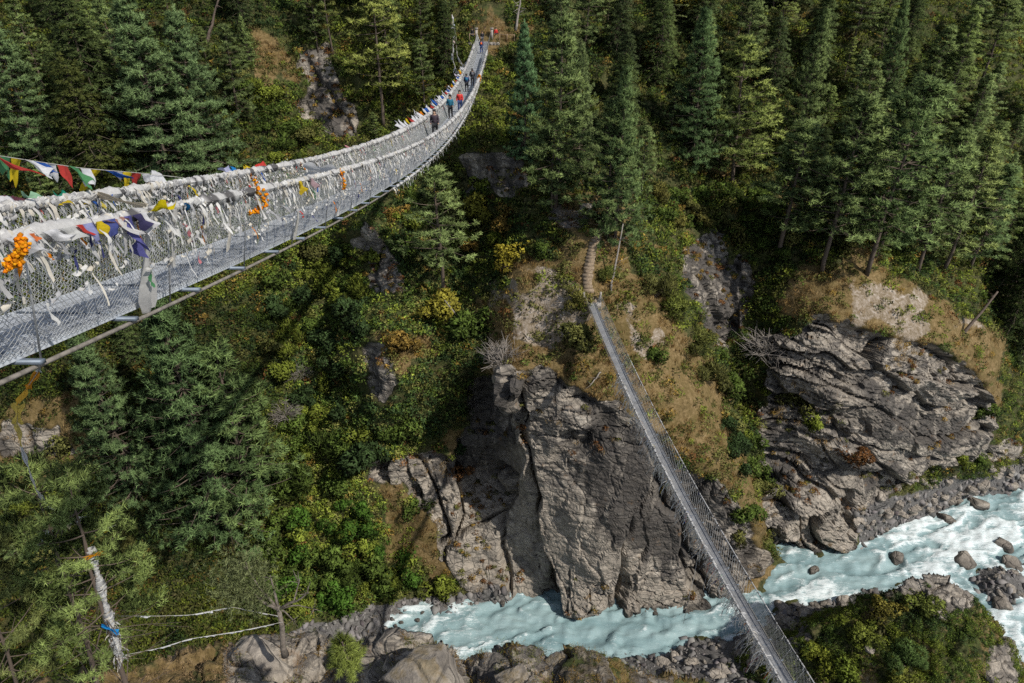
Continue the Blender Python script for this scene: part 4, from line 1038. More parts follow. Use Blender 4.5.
# ------------------------------------------------------------------ bushes
def make_bush(seed, style):
    """Unit bush of radius 1: stems and a crown of small leaves."""
    r = np.random.default_rng(seed); st, cr = MB(), MB()
    lobes = r.normal(size=(9, 3)) * np.array([.45, .45, .28]) + np.array([0, 0, .55]); lr = .30 + .28 * r.random(9)
    for L in lobes:
        st.tube(np.array([[0, 0, -.2], L * .5 + r.normal(size=3) * .08, L]), [.045, .03, .012], 4, (1, 1, 1), False)
    n = dict(leafy=1100, dark=1200, feather=1000, twig=0, juniper=1700)[style]
    if style == 'twig':
        for q in range(90):
            d = unit(np.array([*(r.normal(size=2) * .8), .4 + r.random() * .8])); m = d * (.5 + .3 * r.random()) + r.normal(size=3) * .12
            e = d * (.9 + .35 * r.random()) + r.normal(size=3) * .2
            st.tube(np.array([[0, 0, -.1], m * .55, m, e]), [.03, .022, .016, .006], 3, (1, 1, 1), False)
            for b in range(3):
                e2 = m + unit(d + r.normal(size=3) * .7) * .4
                st.tube(np.array([m, e2]), [.012, .005], 3, (1, 1, 1), False)
        return st, None
    k = r.integers(9, size=n); dv = unit(r.normal(size=(n, 3)) + np.array([0, 0, .25]))
    pos = lobes[k] + dv * lr[k][:, None] * (.72 + .35 * r.random((n, 1)))
    if style == 'feather': tri = blades(pos, dv * .6 + np.array([0, 0, .8]), .34, .055, r, .5, n=3); rep = 3
    elif style == 'juniper': tri = blades(pos, dv * .8 + np.array([0, 0, .4]), .20, .04, r, .6, n=4); rep = 4
    else: tri = blades(pos, dv * .5 + r.normal(size=(n, 3)) * .5, .19, .12, r, .6, n=2); rep = 2
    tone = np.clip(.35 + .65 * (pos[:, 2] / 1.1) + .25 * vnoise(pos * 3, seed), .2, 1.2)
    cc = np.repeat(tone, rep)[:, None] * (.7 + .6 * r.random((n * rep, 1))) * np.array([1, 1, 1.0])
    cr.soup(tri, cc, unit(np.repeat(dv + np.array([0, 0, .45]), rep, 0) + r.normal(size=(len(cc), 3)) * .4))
    return st, cr
BUSH = {}
for style in ('leafy', 'dark', 'feather', 'twig', 'juniper'):
    BUSH[style] = []
    for i in range(4):
        st, cr = make_bush(900 + i + 10 * len(BUSH), style)
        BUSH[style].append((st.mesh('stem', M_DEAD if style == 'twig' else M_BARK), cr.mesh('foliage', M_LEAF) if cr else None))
C_LIME, C_MID, C_DARK, C_OCH, C_RUST, C_OLV = (.150, .180, .028), (.075, .110, .022), (.036, .060, .020), (.21, .140, .034), (.14, .068, .026), (.120, .122, .036)
SHRUBS = []
def bush(loc, R, style, color, label, group, flat=1.0, name='bush'):
    k = int(rt.integers(4)); st, cr = BUSH[style][k]
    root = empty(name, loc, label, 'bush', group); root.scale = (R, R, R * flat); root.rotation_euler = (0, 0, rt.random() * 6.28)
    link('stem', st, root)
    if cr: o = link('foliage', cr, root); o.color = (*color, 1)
    SHRUBS.append((loc, R)); return root
def bush_at(px, py, rpx, style, color, label, group=None, flat=1.0):
    loc = ground(px, py); _, _, d = project(loc)
    return bush(loc - np.array([0, 0, .15]), float(rpx * d / FPX), style, color, label, group, flat)
for px, py, rp, style, c, lab in [
    (503, 362, 24, 'twig', C_OLV, 'big leafless grey bush at the upper left corner of the main cliff'),
    (762, 352, 26, 'twig', C_OLV, 'big leafless grey bush at the left edge of the headland cliff'),
    (285, 415, 18, 'twig', C_OLV, 'leafless grey bush on the green valley side below the high bridge'),
    (300, 372, 13, 'twig', C_OLV, 'smaller leafless bush above the one on the green valley side'),
    (655, 358, 12, 'dark', C_MID, 'single round green bush on the dry grass right of the low bridge'),
    (582, 345, 20, 'leafy', C_OLV, 'wide olive bush on the dry grass left of the upper part of the low bridge'),
    (576, 303, 14, 'feather', (.20, .19, .05), 'yellowish feathery bush just left of the top of the low bridge'),
    (607, 276, 11, 'feather', (.15, .17, .04), 'feathery bush right of the stone steps'),
    (655, 295, 18, 'feather', C_OLV, 'feathery olive bush on the right flank of the promontory, nearest the steps'),
    (672, 318, 17, 'feather', (.12, .14, .03), 'feathery bush halfway down the right flank of the promontory'),
    (690, 345, 16, 'feather', (.14, .15, .04), 'feathery bush lower on the right flank of the promontory'),
    (705, 375, 15, 'feather', C_OLV, 'feathery bush lowest on the right flank above the gully'),
    (728, 392, 17, 'leafy', C_MID, 'green bush in the gully between promontory and headland'),
    (735, 425, 16, 'leafy', C_OLV, 'olive bush below the green one in the gully'),
    (747, 512, 16, 'dark', C_MID, 'green bush hanging on the right edge of the main cliff'),
    (742, 540, 14, 'leafy', C_OLV, 'olive bush under the green one on the right edge of the main cliff'),
    (812, 428, 15, 'leafy', C_LIME, 'yellow green bush on the ledge of the headland cliff'),
    (795, 408, 14, 'leafy', C_OLV, 'olive bush on the upper end of the headland ledge'),
    (850, 452, 13, 'leafy', C_RUST, 'rust brown bush clinging to the middle of the headland cliff'),
    (955, 462, 11, 'leafy', C_LIME, 'small bright bush above the stone bank at the foot of the headland'),
    (972, 462, 9, 'leafy', C_MID, 'smaller green bush beside the bright one above the stone bank'),
    (448, 322, 22, 'leafy', (.21, .19, .03), 'yellow green bush beside the foot of the lone open pine'),
    (470, 335, 24, 'dark', C_MID, 'dark green bush at the head of the cliff alcove'),
    (512, 262, 17, 'leafy', (.27, .23, .03), 'mustard yellow bush at the upper left of the promontory'),
    (480, 212, 20, 'leafy', (.20, .19, .03), 'yellowish bush below the dark rock band under the high bridge'),
    (372, 455, 24, 'dark', C_DARK, 'dark glossy bush left of the cliff alcove'),
    (395, 437, 20, 'dark', C_MID, 'green bush above the pale rock left of the alcove'),
    (400, 345, 16, 'leafy', C_OCH, 'orange brown bush on top of the small rock bluff'),
    (372, 262, 13, 'leafy', C_LIME, 'lime green bush on the face of the upper rock bluff'),
    (405, 250, 16, 'dark', C_MID, 'green bush right of the upper rock bluff'),
    (460, 480, 14, 'leafy', C_RUST, 'rust red bush in the shade of the cliff alcove'),
    (462, 455, 12, 'dark', C_DARK, 'dark bush in the upper part of the cliff alcove'),
    (418, 510, 13, 'leafy', C_MID, 'green bush on the brown slope left of the main cliff'),
    (840, 250, 15, 'leafy', C_OLV, 'olive bush on the left part of the headland top'),
    (985, 415, 16, 'dark', C_MID, 'green bush at the right end of the headland'),
    (540, 252, 11, 'leafy', C_MID, 'small green bush above the pale scree of the promontory'),
    (672, 12, 22, 'leafy', (.24, .20, .03), 'golden broadleaf bush among the dark conifers at the top'),
    (648, 60, 14, 'leafy', (.28, .19, .03), 'orange yellow bush among the conifers right of the landing')]:
    bush_at(px, py, rp, style, c, lab, None, .85)
BAREAS = [([(270, 235), (350, 250), (365, 330), (350, 420), (290, 440), (262, 330)], 42, [C_LIME, C_MID, C_OLV, C_DARK], 'bushes on the green valley side', 'green bush on the overgrown valley side left of the rock bluffs', (9, 17)),
          ([(300, 440), (370, 420), (370, 520), (440, 590), (300, 625), (230, 600), (280, 520)], 46, [C_LIME, C_MID, C_MID, (.05, .10, .015)], 'lush bushes above the river bank', 'lush green bush above the pebble bank', (10, 19)),
          ([(400, 180), (540, 200), (500, 250), (440, 260), (390, 215)], 16, [C_OLV, C_LIME, C_OCH, C_MID], 'bushes under the far half of the high bridge', 'yellowish bush under the far half of the high bridge', (8, 15)),
          ([(640, 180), (790, 200), (800, 270), (740, 260), (690, 240), (640, 240)], 20, [C_OLV, C_MID, (.16, .15, .04)], 'bushes above the gully', 'olive bush on the slope above the gully', (8, 15)),
          ([(715, 340), (760, 400), (765, 500), (740, 480), (715, 400)], 16, [C_MID, C_DARK, C_OLV], 'bushes in the gully', 'bush in the dark gully between the cliffs', (8, 14)),
          ([(0, 180), (40, 60), (0, 20)], 8, [C_LIME, C_OCH, C_MID], 'bushes at the upper left border', 'yellow green bush at the upper left border', (9, 15)),
          ([(245, 80), (300, 120), (320, 165), (270, 160), (225, 60)], 14, [C_OLV, C_MID, C_LIME], 'bushes left of the rock gully', 'bush on the slope left of the dark rock gully', (8, 14)),
          ([(60, 420), (140, 520), (100, 600), (0, 600), (0, 480)], 16, [C_MID, C_LIME, C_OLV], 'bushes behind the near pines', 'green bush on the slope behind the near pines', (9, 16))]
for poly, n, cols, grp, lab, (r0, r1) in BAREAS:
    pp = np.array(poly); got = 0
    for _ in range(900):
        if got >= n: break
        px, py = rt.uniform(pp[:, 0].min(), pp[:, 0].max()), rt.uniform(pp[:, 1].min(), pp[:, 1].max())
        if not inpoly(np.array(px), np.array(py), poly): continue
        loc = ground(px, py)
        if min(np.linalg.norm(loc - s[0]) / (s[1] + 1.2) for s in SHRUBS) < .62: continue
        got += 1; c = np.array(cols[int(rt.integers(len(cols)))]) * (.80 + .45 * rt.random())
        bush_at(px, py, rt.uniform(r0, r1) * .95, 'dark' if c[0] < .06 else ('leafy' if rt.random() < .8 else 'feather'), tuple(c), lab, grp, .9)

# ------------------------------------------------------------------ undergrowth, dry grass: countless, one mesh each
def scatter(n, seed, margin=40):
    r = np.random.default_rng(seed)
    return r.uniform(-margin, 1024 + margin, n), r.uniform(-margin, 683 + margin, n), r
px, py, r = scatter(44000, 71)
P = ground(px, py); mr, md, mg = lookup(mR, px, py), lookup(mD, px, py), lookup(mG, px, py)
nz = lookup(TN, px, py)[:, 2]
ok = (P[:, 2] > 1.2) & (mg < .3) & ((md + r.normal(size=len(px)) * .2 < .45) | (r.random(len(px)) < .15)) & ((mr < .35) | ((nz > .42) & (r.random(len(px)) < .35) & ((fbm(P * .13, 3, 66) > .05) | (lookup(small_out, px, py) > .5))))
ok &= ~((np.abs(px - 492) < 15) & (np.abs(py - 25) < 24)) & ~((np.abs(px - 591) < 9) & (py > 238) & (py < 305))
P, px, py, mr = P[ok], px[ok], py[ok], mr[ok]
n = len(P); zone = fbm(P * .07, 3, 12); fine = r.random(n)
pal = np.array([C_DARK, C_MID, C_OLV, C_LIME, C_OCH, C_RUST])
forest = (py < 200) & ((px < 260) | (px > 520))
ix = np.where(fine + zone * .6 < .18, 0, np.where(fine + zone * .6 < .50, 1, np.where(fine + zone * .5 < .72, 2, np.where(fine < .955, 3, np.where(fine < .985, 4, 5)))))
ix = np.where((md[ok] > .45) & (fine < .8), np.where(fine < .62, 2, np.where(fine < .74, 1, 4)), ix)
ix = np.where(mr > .35, np.where(fine < .35, 5, np.where(fine < .7, 4, 2)), ix)
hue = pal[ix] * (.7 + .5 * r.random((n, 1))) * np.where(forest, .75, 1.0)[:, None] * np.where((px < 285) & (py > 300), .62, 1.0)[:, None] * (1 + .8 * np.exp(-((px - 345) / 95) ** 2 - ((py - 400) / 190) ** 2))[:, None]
rad = np.where(mr > .35, .35, .55) + .75 * r.random(n) ** 1.6 * np.where(mr > .35, .4, 1)
lv = 62
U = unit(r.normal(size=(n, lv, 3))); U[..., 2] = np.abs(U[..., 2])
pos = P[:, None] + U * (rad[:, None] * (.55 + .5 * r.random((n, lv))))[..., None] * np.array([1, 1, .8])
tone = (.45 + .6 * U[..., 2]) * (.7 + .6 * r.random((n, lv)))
sz = np.repeat(.16 + .17 * rad, lv)
tri = blades(pos.reshape(-1, 3), (U * .5 + r.normal(size=U.shape) * .5).reshape(-1, 3), sz, sz * .62, r, .3)
M_UND = mat_leaf('undergrowth_leaves', .38, False, 2.1)
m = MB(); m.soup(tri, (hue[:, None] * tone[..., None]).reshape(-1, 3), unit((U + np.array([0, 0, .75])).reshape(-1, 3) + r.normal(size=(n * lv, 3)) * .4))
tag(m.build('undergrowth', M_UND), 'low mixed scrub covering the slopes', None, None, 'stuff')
# dry grass tussocks
px, py, r = scatter(38000, 72)
P = ground(px, py); md, mr, mg = lookup(mD, px, py), lookup(mR, px, py), lookup(mG, px, py); nz = lookup(TN, px, py)[:, 2]
ok = (P[:, 2] > 1.2) & (mg < .3) & (((md > .4) & ((mr < .4) | (nz > .4)) & (lookup(mP, px, py) + r.random(len(px)) * .5 < .75)) | ((mr > .4) & (nz > .5) & (r.random(len(px)) < .30) & (fbm(P * .13, 3, 66) > 0)) | ((mr < .4) & (r.random(len(px)) < .07)))
ok &= ~((np.abs(px - 591) < 7) & (py > 245) & (py < 300)) & (fbm(P * .28, 3, 19) + r.normal(size=len(px)) * .12 > -.12)
P, px, py = P[ok], px[ok], py[ok]; n = len(P); lv = 34
hue = np.array([(.30, .215, .10), (.24, .155, .06), (.125, .135, .04), (.22, .125, .045)])[np.clip((fbm(P * .12, 3, 9) * 2.5 + 1.3 + r.normal(size=n) * .6).astype(int), 0, 3)]
pos = np.repeat(P, lv, 0) + r.normal(size=(n * lv, 3)) * np.array([.26, .26, .05]); dr = r.normal(size=(n * lv, 3)) * .45 + np.array([0, 0, 1.0])
tri = blades(pos, dr, .55, .05, r, .2)
m = MB(); m.soup(tri, np.repeat(hue, lv, 0) * (.6 + .7 * r.random((n * lv, 1))), unit(dr + r.normal(size=(n * lv, 3)) * .3))
tag(m.build('dry_grass', M_UND), 'dry yellow brown grass on the rock tops', None, None, 'stuff')
# ------------------------------------------------------------------ boulders and stone banks
M_BOULDER = mat_rock('river_boulder', 1.05); M_MOSSY = mat_rock('mossy_boulder', .80, .55)
M_STONES = mat_attr('bank_stones', .9)
def rock_mesh(seed, sub=3):
    r = np.random.default_rng(seed); V, F = (ICO2 if sub == 2 else ico(4) if sub == 4 else ICO3)
    V = V.copy()
    for _ in range(13):                                  # cut flat faces
        d = unit(r.normal(size=3)); lim = .48 + .3 * r.random(); q = V @ d; V = V - d * (np.maximum(q - lim, 0) * .96)[:, None]
    V = V * (1.25 + .16 * fbm(V * 1.3 + seed, 4, seed)[:, None] + .09 * facets(V * 2.6 + seed, seed)[0][:, None] + .05 * fbm(V * 6 + seed, 3, seed + 1)[:, None]) * np.array([1, .8, .62])
    return V, F
ROCKS = [mesh_from('boulder', *rock_mesh(s), M_BOULDER, None, True) for s in range(6)]
def boulder(loc, size, label, group=None, me=None, rz=None, mat=None):
    o = link('boulder', me or ROCKS[int(rt.integers(6))]); o.location = loc; o.scale = (size, size * (.8 + .4 * rt.random()), size * (.8 + .35 * rt.random()))
    o.rotation_euler = (rt.normal() * .2, rt.normal() * .2, rt.random() * 6.28 if rz is None else rz)
    return tag(o, label, 'boulder', group)
def in_river(px, py, z=.1): 
    rr = ray(np.array(float(px)), np.array(float(py))); return CAM + rr * ((z - RIVER_DROP) / rr[2])
for px, py, s, lab in [(947, 519, 9, 'round dark boulder standing in the rapids upstream'), (978, 503, 11, 'flat brownish boulder in the white water near the right border'), (966, 561, 12, 'long dark rock in midstream at right'),
    (898, 559, 8, 'narrow brown rock in midstream'), (812, 571, 7, 'small brown boulder in the rapids below the headland'), (784, 614, 12, 'pale tan boulder at the near shore beside the low bridge'),
    (872, 595, 7, 'brown boulder half under water near the knoll'), (846, 601, 8, 'grey boulder at the near shore left of the knoll'), (825, 610, 9, 'grey slab at the near shore between the tan boulder and the knoll'), (1001, 604, 13, 'large grey boulder on the stony bar at right'),
    (1012, 566, 11, 'angular boulder at the head of the stony bar'), (921, 512, 7, 'dark wet rock beside the stone bank of the headland'), (460, 605, 4, 'small brown stone at the water edge under the main cliff'), (712, 655, 11, 'grey boulder on the near bank left of the low bridge'),
    (690, 664, 10, 'darker boulder at the lower end of the near bank'), (740, 640, 9, 'blocky boulder under the low bridge on the near bank'), (1003, 545, 9, 'brown tinted boulder just upstream of the stony bar')]:
    p = in_river(px, py); _, _, d = project(p); boulder(p, s * d / FPX, lab)
def bank_rocks(poly, n, s0, s1, grp, lab, z=.15):
    pp = np.array(poly); got = 0
    for _ in range(4000):
        if got >= n: break
        px, py = rt.uniform(pp[:, 0].min(), pp[:, 0].max()), rt.uniform(pp[:, 1].min(), pp[:, 1].max())
        if not inpoly(np.array(px), np.array(py), poly): continue
        p = ground(px, py) if ground(px, py)[2] > z else in_river(px, py, z)
        _, _, d = project(p); boulder(p, (s0 + (s1 - s0) * rt.random() ** 2.2) * d / FPX, lab, grp); got += 1
bank_rocks([(855, 515), (900, 490), (945, 470), (1030, 455), (1030, 482), (960, 500), (905, 522), (862, 545)], 75, 2.5, 8, 'boulders on the stone bank of the headland', 'grey boulder on the stone bank below the headland')
bank_rocks([(650, 665), (700, 648), (760, 630), (810, 605), (850, 600), (830, 625), (770, 665), (700, 690), (650, 690)], 60, 3, 10, 'boulders on the near bank', 'grey boulder on the near bank around the foot of the low bridge')
bank_rocks([(985, 570), (1035, 555), (1035, 620), (1010, 610), (995, 590)], 12, 3, 7, 'boulders of the stony bar at right', 'grey boulder on the stony bar at the right border')
bank_rocks([(365, 618), (440, 603), (505, 594), (505, 604), (440, 616), (385, 632)], 22, 2, 4, 'pale boulders on the pebble bank', 'pale boulder on the pebble bank under the main cliff')
bank_rocks([(640, 600), (690, 602), (745, 588), (770, 566), (770, 576), (740, 600), (690, 614), (640, 618)], 14, 2, 5, 'rocks at the foot of the main cliff', 'rock in the water at the foot of the main cliff')
# smaller stones of the banks
px, py, r = scatter(60000, 81, 30)
P = ground(px, py); mg = lookup(mG, px, py)
ok = (mg > .35) & (P[:, 2] > -.5) & (P[:, 2] < 9)
P, py, px = P[ok], py[ok], px[ok]; n = len(P); V, F = ICO1
sc = (.13 + .55 * r.random(n) ** 3); jit = np.clip(1 + .34 * r.normal(size=(n, len(V), 1)), .35, 1.8)
q = V[None] * jit * (sc[:, None] * (.4 + .95 * r.random((n, 3))))[:, None, :]
an = r.random(n) * 6.28; ca, sa = np.cos(an)[:, None], np.sin(an)[:, None]
q = np.stack([q[..., 0] * ca - q[..., 1] * sa, q[..., 0] * sa + q[..., 1] * ca, q[..., 2]], -1) + P[:, None]
cc = np.array([.22, .205, .195]) * (.35 + .95 * r.random((n, 1))) + r.normal(size=(n, 3)) * .003
m = MB(); m.add(q.reshape(-1, 3), None, (F[None] + (np.arange(n) * len(V))[:, None, None]).reshape(-1, 3), np.clip(np.repeat(cc, len(V), 0), .03, .6))
tag(m.build('bank_stones', M_STONES), 'grey stones and pebbles covering the river banks', None, None, 'stuff')

# big near boulders on the ledge
def ledge_pt(px, py):
    qx, qy, _ = project(LEDGE); k = np.argmin((qx - px) ** 2 + (qy - py) ** 2); return LEDGE.reshape(-1, 3)[k]
for i, (px, py, s, rz, lab) in enumerate([(268, 672, 34, .3, 'pale grey boulder on the ledge just below the dead pine'), (420, 682, 40, .1, 'dark grey mossy boulder on the ledge right of the pine sapling'),
        (512, 684, 24, .6, 'moss covered boulder on the ledge overlooking the river'), (556, 670, 15, 1.0, 'grey boulder right of the moss covered one on the ledge'), (592, 668, 17, .2, 'dark boulder next to the grey one on the ledge'), (636, 684, 17, 2, 'low boulder at the right end of the ledge')]):
    p = ledge_pt(px, py); _, _, d = project(p); R = s * d / FPX
    V, F = rock_mesh(50 + i, 4); me = mesh_from('boulder', V, F, M_BOULDER if i == 0 else M_MOSSY, None, True)
    boulder(p + np.array([0, .2 * R, -.12 * R]), R, lab, None, me, rz)
def on_mesh(A, n, r, cond):
    qx, qy, d = project(A); k = np.flatnonzero(cond(qx, qy).ravel()); k = r.choice(k, n); return A.reshape(-1, 3)[k], qx.ravel()[k], qy.ravel()[k]
# grass, ferns and moss cushions on the ledge
r = np.random.default_rng(91)
P, qx, qy = on_mesh(LEDGE, 1500, r, lambda x, y: (x > 100) & (x < 700) & (y > 630) & (y < 760)); lv = 60; n = len(P)
hue = np.where((qx < 235)[:, None], np.array([[.26, .18, .10]]), np.where((r.random(n) < .55)[:, None], np.array([[.20, .125, .03]]), np.array([[.11, .12, .025]])))
tri = blades(np.repeat(P, lv, 0) + r.normal(size=(n * lv, 3)) * np.array([.16, .16, .03]), r.normal(size=(n * lv, 3)) * .6 + np.array([0, 0, 1.0]), .16, .018, r, .3)
m = MB(); m.soup(tri, np.repeat(hue, lv, 0) * (.5 + .8 * r.random((n * lv, 1))), unit(np.array([0, 0, 1.0]) + r.normal(size=(n * lv, 3)) * .5)); tag(m.build('ledge_grass', M_UND), 'short grass and brown moss on the near ledge', None, None, 'stuff')
# scrub on the knoll
km = knoll_mk[..., 0].ravel()
P, qx, qy = on_mesh(KNOLL, 3600, r, lambda x, y: (x > 660) & (x < 1080) & (y > 570) & (y < 760) & (knoll_mk[..., 0] < .75)); n = len(P); lv = 70
rad = .25 + .5 * r.random(n); U = unit(r.normal(size=(n, lv, 3))); U[..., 2] = np.abs(U[..., 2])
pos = P[:, None] + U * (rad[:, None] * (.5 + .5 * r.random((n, lv))))[..., None] * np.array([1, 1, .75])
zn = fbm(P * .25, 3, 4) + r.normal(size=n) * .25
hue = 1.1 * np.array([C_DARK, C_MID, (.10, .125, .02), C_LIME, C_OLV])[np.clip((zn * 2.6 + 1.7).astype(int), 0, 4)] * (.8 + .4 * r.random((n, 1)))
tri = blades(pos.reshape(-1, 3), (U * .5 + r.normal(size=U.shape) * .5).reshape(-1, 3), .17, .085, r, .3)
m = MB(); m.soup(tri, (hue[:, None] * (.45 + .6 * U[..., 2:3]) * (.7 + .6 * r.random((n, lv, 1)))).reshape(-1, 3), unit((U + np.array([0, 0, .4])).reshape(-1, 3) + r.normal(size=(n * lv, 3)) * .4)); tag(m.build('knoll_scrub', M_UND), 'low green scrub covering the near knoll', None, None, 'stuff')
def knoll_pt(px, py):
    qx, qy, _ = project(KNOLL); k = np.argmin((qx - px) ** 2 + (qy - py) ** 2); return KNOLL.reshape(-1, 3)[k]
for px, py, rp, style, c, lab in [(948, 652, 24, 'juniper', (.09, .14, .04), 'largest dark green shrub on the knoll'), (908, 664, 17, 'juniper', (.09, .14, .04), 'dark green shrub at the left side of the largest one on the knoll'), (975, 668, 14, 'juniper', (.12, .17, .045), 'dark green shrub right of the largest one on the knoll'),
    (860, 634, 14, 'leafy', (.12, .14, .025), 'olive shrub on the left shoulder of the knoll'), (818, 658, 16, 'leafy', (.13, .145, .02), 'yellow green shrub at the left foot of the knoll'), (920, 612, 18, 'leafy', (.10, .12, .025), 'small shrub under the rock crest of the knoll'),
    (885, 612, 14, 'leafy', (.16, .14, .03), 'ochre green shrub left of the rock crest'), (845, 678, 18, 'leafy', (.10, .13, .02), 'shrub at the bottom border beside the low bridge'), (895, 682, 15, 'leafy', (.12, .13, .025), 'yellowish shrub at the bottom border of the knoll'), (1010, 680, 20, 'leafy', (.10, .12, .03), 'shrub in the lower right corner')]:
    p = knoll_pt(px, py); _, _, d = project(p); bush(p - np.array([0, 0, .2]), rp * float(d) / FPX, style, c, lab, None, .8)
for px, py, s, lab in [(936, 588, 9, 'grey rock crest block at the top of the knoll'), (958, 602, 8, 'grey block on the right side of the knoll top'), (905, 602, 6, 'small grey block left of the knoll crest'), (870, 650, 6, 'pale stone among the scrub of the knoll'), (985, 630, 8, 'grey block on the right edge of the knoll')]:
    p = knoll_pt(px, py); _, _, d = project(p); boulder(p, s * float(d) / FPX, lab)

# ------------------------------------------------------------------ dead wood
def branchy(m, p0, d0, L, r0, depth, r, curl=.25):
    n = 6; pts = [np.array(p0, float)]; d = unit(np.array(d0, float))
    for i in range(n): d = unit(d + r.normal(size=3) * curl * .5 + np.array([0, 0, .06])); pts.append(pts[-1] + d * L / n)
    m.tube(np.array(pts), np.linspace(r0, r0 * .35, n + 1), 6, (1, 1, 1))
    if depth:
        for i in range(3):
            k = r.integers(2, n + 1); branchy(m, pts[k], unit(d + r.normal(size=3) * .7), L * (.45 + .25 * r.random()), r0 * .45, depth - 1, r, curl)
    return pts
g3 = lambda px, py, d: at_depth(np.array(float(px)), np.array(float(py)), np.array(float(d)))
M_GNARL = mat_plain('gnarled_bark', (.13, .11, .09), .9, 0, .5, 6, .8)
base = g3(283, 648, 33.5); r = np.random.default_rng(17)
dp = empty('dead_pine', base, 'half dead gnarled pine with bare grey branches rooted beside the big pale boulder', 'tree')
m = MB(); top = g3(278, 606, 33.0) - base
m.tube(np.array([[0, 0, -.6], [0, 0, 0], top * .5 + [.08, 0, 0], top]), [.2, .15, .13, .11], 8)
tuft = []
for px, py, d, rad in [(309, 592, 32.5, .05), (300, 578, 33, .045), (270, 575, 33, .05), (258, 598, 32.6, .06), (252, 586, 33.4, .05), (295, 622, 33, .035), (246, 566, 33.3, .05), (235, 596, 33.2, .045), (228, 585, 33.6, .04), (318, 610, 33, .03)]:
    e = g3(px, py, d) - base; mid = top * .5 + e * .5 + r.normal(size=3) * .12 + [0, 0, -.12]
    m.tube(np.array([top * .92, mid * .7 + top * .3, mid, e * .8 + mid * .2, e]), np.linspace(rad * 1.6, rad * .4, 5), 6)
    for q in range(6): 
        e2 = e + unit(r.normal(size=3)) * (.3 + .4 * r.random()); m.tube(np.array([e * .8 + mid * .2, e2]), [rad * .5, .008], 4)
    if px < 262: tuft.append(e)
m.build('trunk', M_GNARL, dp, True)
q = np.concatenate([e + r.normal(size=(150, 3)) * np.array([.5, .45, .34]) for e in tuft] + [g3(240, 575, 33) - base + r.normal(size=(260, 3)) * np.array([.75, .6, .6]), g3(250, 605, 33) - base + r.normal(size=(120, 3)) * np.array([.5, .4, .3])])
tri = blades(q, r.normal(size=q.shape) * .3 + np.array([0, 0, .7]), .26, .022, r, .7, n=14)
m = MB(); cc = np.array([.15, .17, .075]) * (.5 + .8 * r.random((len(tri), 1))); m.soup(tri, cc, unit(np.array([0, 0, .8]) + r.normal(size=(len(tri), 3)) * .6)); cr = m.build('crown', M_NEEDLE, dp)
# sapling pine on the ledge
base = g3(349, 678, 26.5); sp_ = empty('pine_sapling', base, 'bushy yellow green pine sapling with long needles on the ledge', 'tree')
m = MB(); m.tube(np.array([[0, 0, -.4], [0, 0, .8], [.05, 0, 2.3]]), [.07, .055, .015], 6)
pos, drs = [], []
for i in range(60):
    f = r.random() ** .8; an = r.random() * 6.28; L = (1.25 - .85 * f) * (.55 + .5 * r.random()); u = np.array([math.cos(an), math.sin(an), .55]); b = np.array([.03 * f, 0, .2 + 1.9 * f])
    e = b + u * L * .75; m.tube(np.array([b, b + u * L * .4 - [0, 0, .04], e]), [.022, .016, .01], 4); k = 7
    pos.append(b + (e - b) * np.linspace(.45, 1.02, k)[:, None]); drs.append(np.repeat(unit(u + [0, 0, .35])[None], k, 0))
m.build('trunk', M_BARK, sp_, True)
tri = blades(np.concatenate(pos), np.concatenate(drs), .30, .014, r, .45, n=30)
m = MB(); m.soup(tri, np.array([.20, .24, .055]) * (.45 + .8 * r.random((len(tri), 1))), unit(np.repeat(np.concatenate(drs), 30, 0) + np.array([0, 0, .4]) + r.normal(size=(len(tri), 3)) * .4)); m.build('crown', M_NEEDLE, sp_)
# bare leaning trunks on the far side
def bare_trunk(px0, py0, px1, py1, w, label, dark=False, twigs=9, seed=0):
    r = np.random.default_rng(seed); a = ground(px0, py0); _, _, d = project(a); b = at_depth(np.array(float(px1)), np.array(float(py1)), np.array(float(d) * .985)) - a
    m = MB(); R = w * float(d) / FPX * .5; s = np.linspace(-.03, 1, 8)[:, None]
    P = b * s + r.normal(size=(8, 3)) * .05; m.tube(P, np.linspace(R * 1.2, R * .45, 8), 7)
    for i in range(twigs):
        f = .35 + .62 * r.random(); q = b * f; m.tube(np.array([q, q + unit(r.normal(size=3) * [1, 1, .4]) * (.5 + 1.2 * r.random())]), [R * .3, .012], 4)
    o = m.build('bare_trunk', M_BARK if dark else M_DEAD, None, True); o.location = a; return tag(o, label, 'dead tree')
bare_trunk(955, 364, 998, 292, 4.0, 'dark branchless trunk leaning right out of the headland top', True, 5, 1)
bare_trunk(612, 290, 623, 224, 2.2, 'thin leaning bare trunk right of the stone steps', False, 6, 2)
bare_trunk(470, 330, 444, 300, 2.0, 'bleached fallen trunk beside the lone open pine', False, 5, 3)
bare_trunk(516, 30, 521, -8, 2.4, 'tall grey dead trunk standing above the far landing', False, 12, 4)
bare_trunk(206, 45, 220, -6, 3.0, 'straight bare trunk at the top between the big pines and the gully', True, 4, 5)
bare_trunk(600, 372, 590, 386, 1.6, 'short bleached branch lying on the dry grass left of the low bridge', False, 5, 6)
p0 = knoll_pt(990, 668); r = np.random.default_rng(23)
m = MB(); Pq = np.array([g3(985, 676, 60), g3(996, 660, 60), g3(1006, 648, 60), g3(1016, 640, 60), g3(1030, 630, 60)]); Pq = Pq + (p0 - Pq[1]) + np.array([0, 0, .5])
m.tube(Pq - p0, [.22, .2, .17, .12, .06], 7); m.tube(np.array([Pq[2], Pq[2] + [1.0, .2, .1]]) - p0, [.09, .03], 5); m.tube(np.array([Pq[1], Pq[1] + [-.9, .3, .5]]) - p0, [.09, .03], 5)
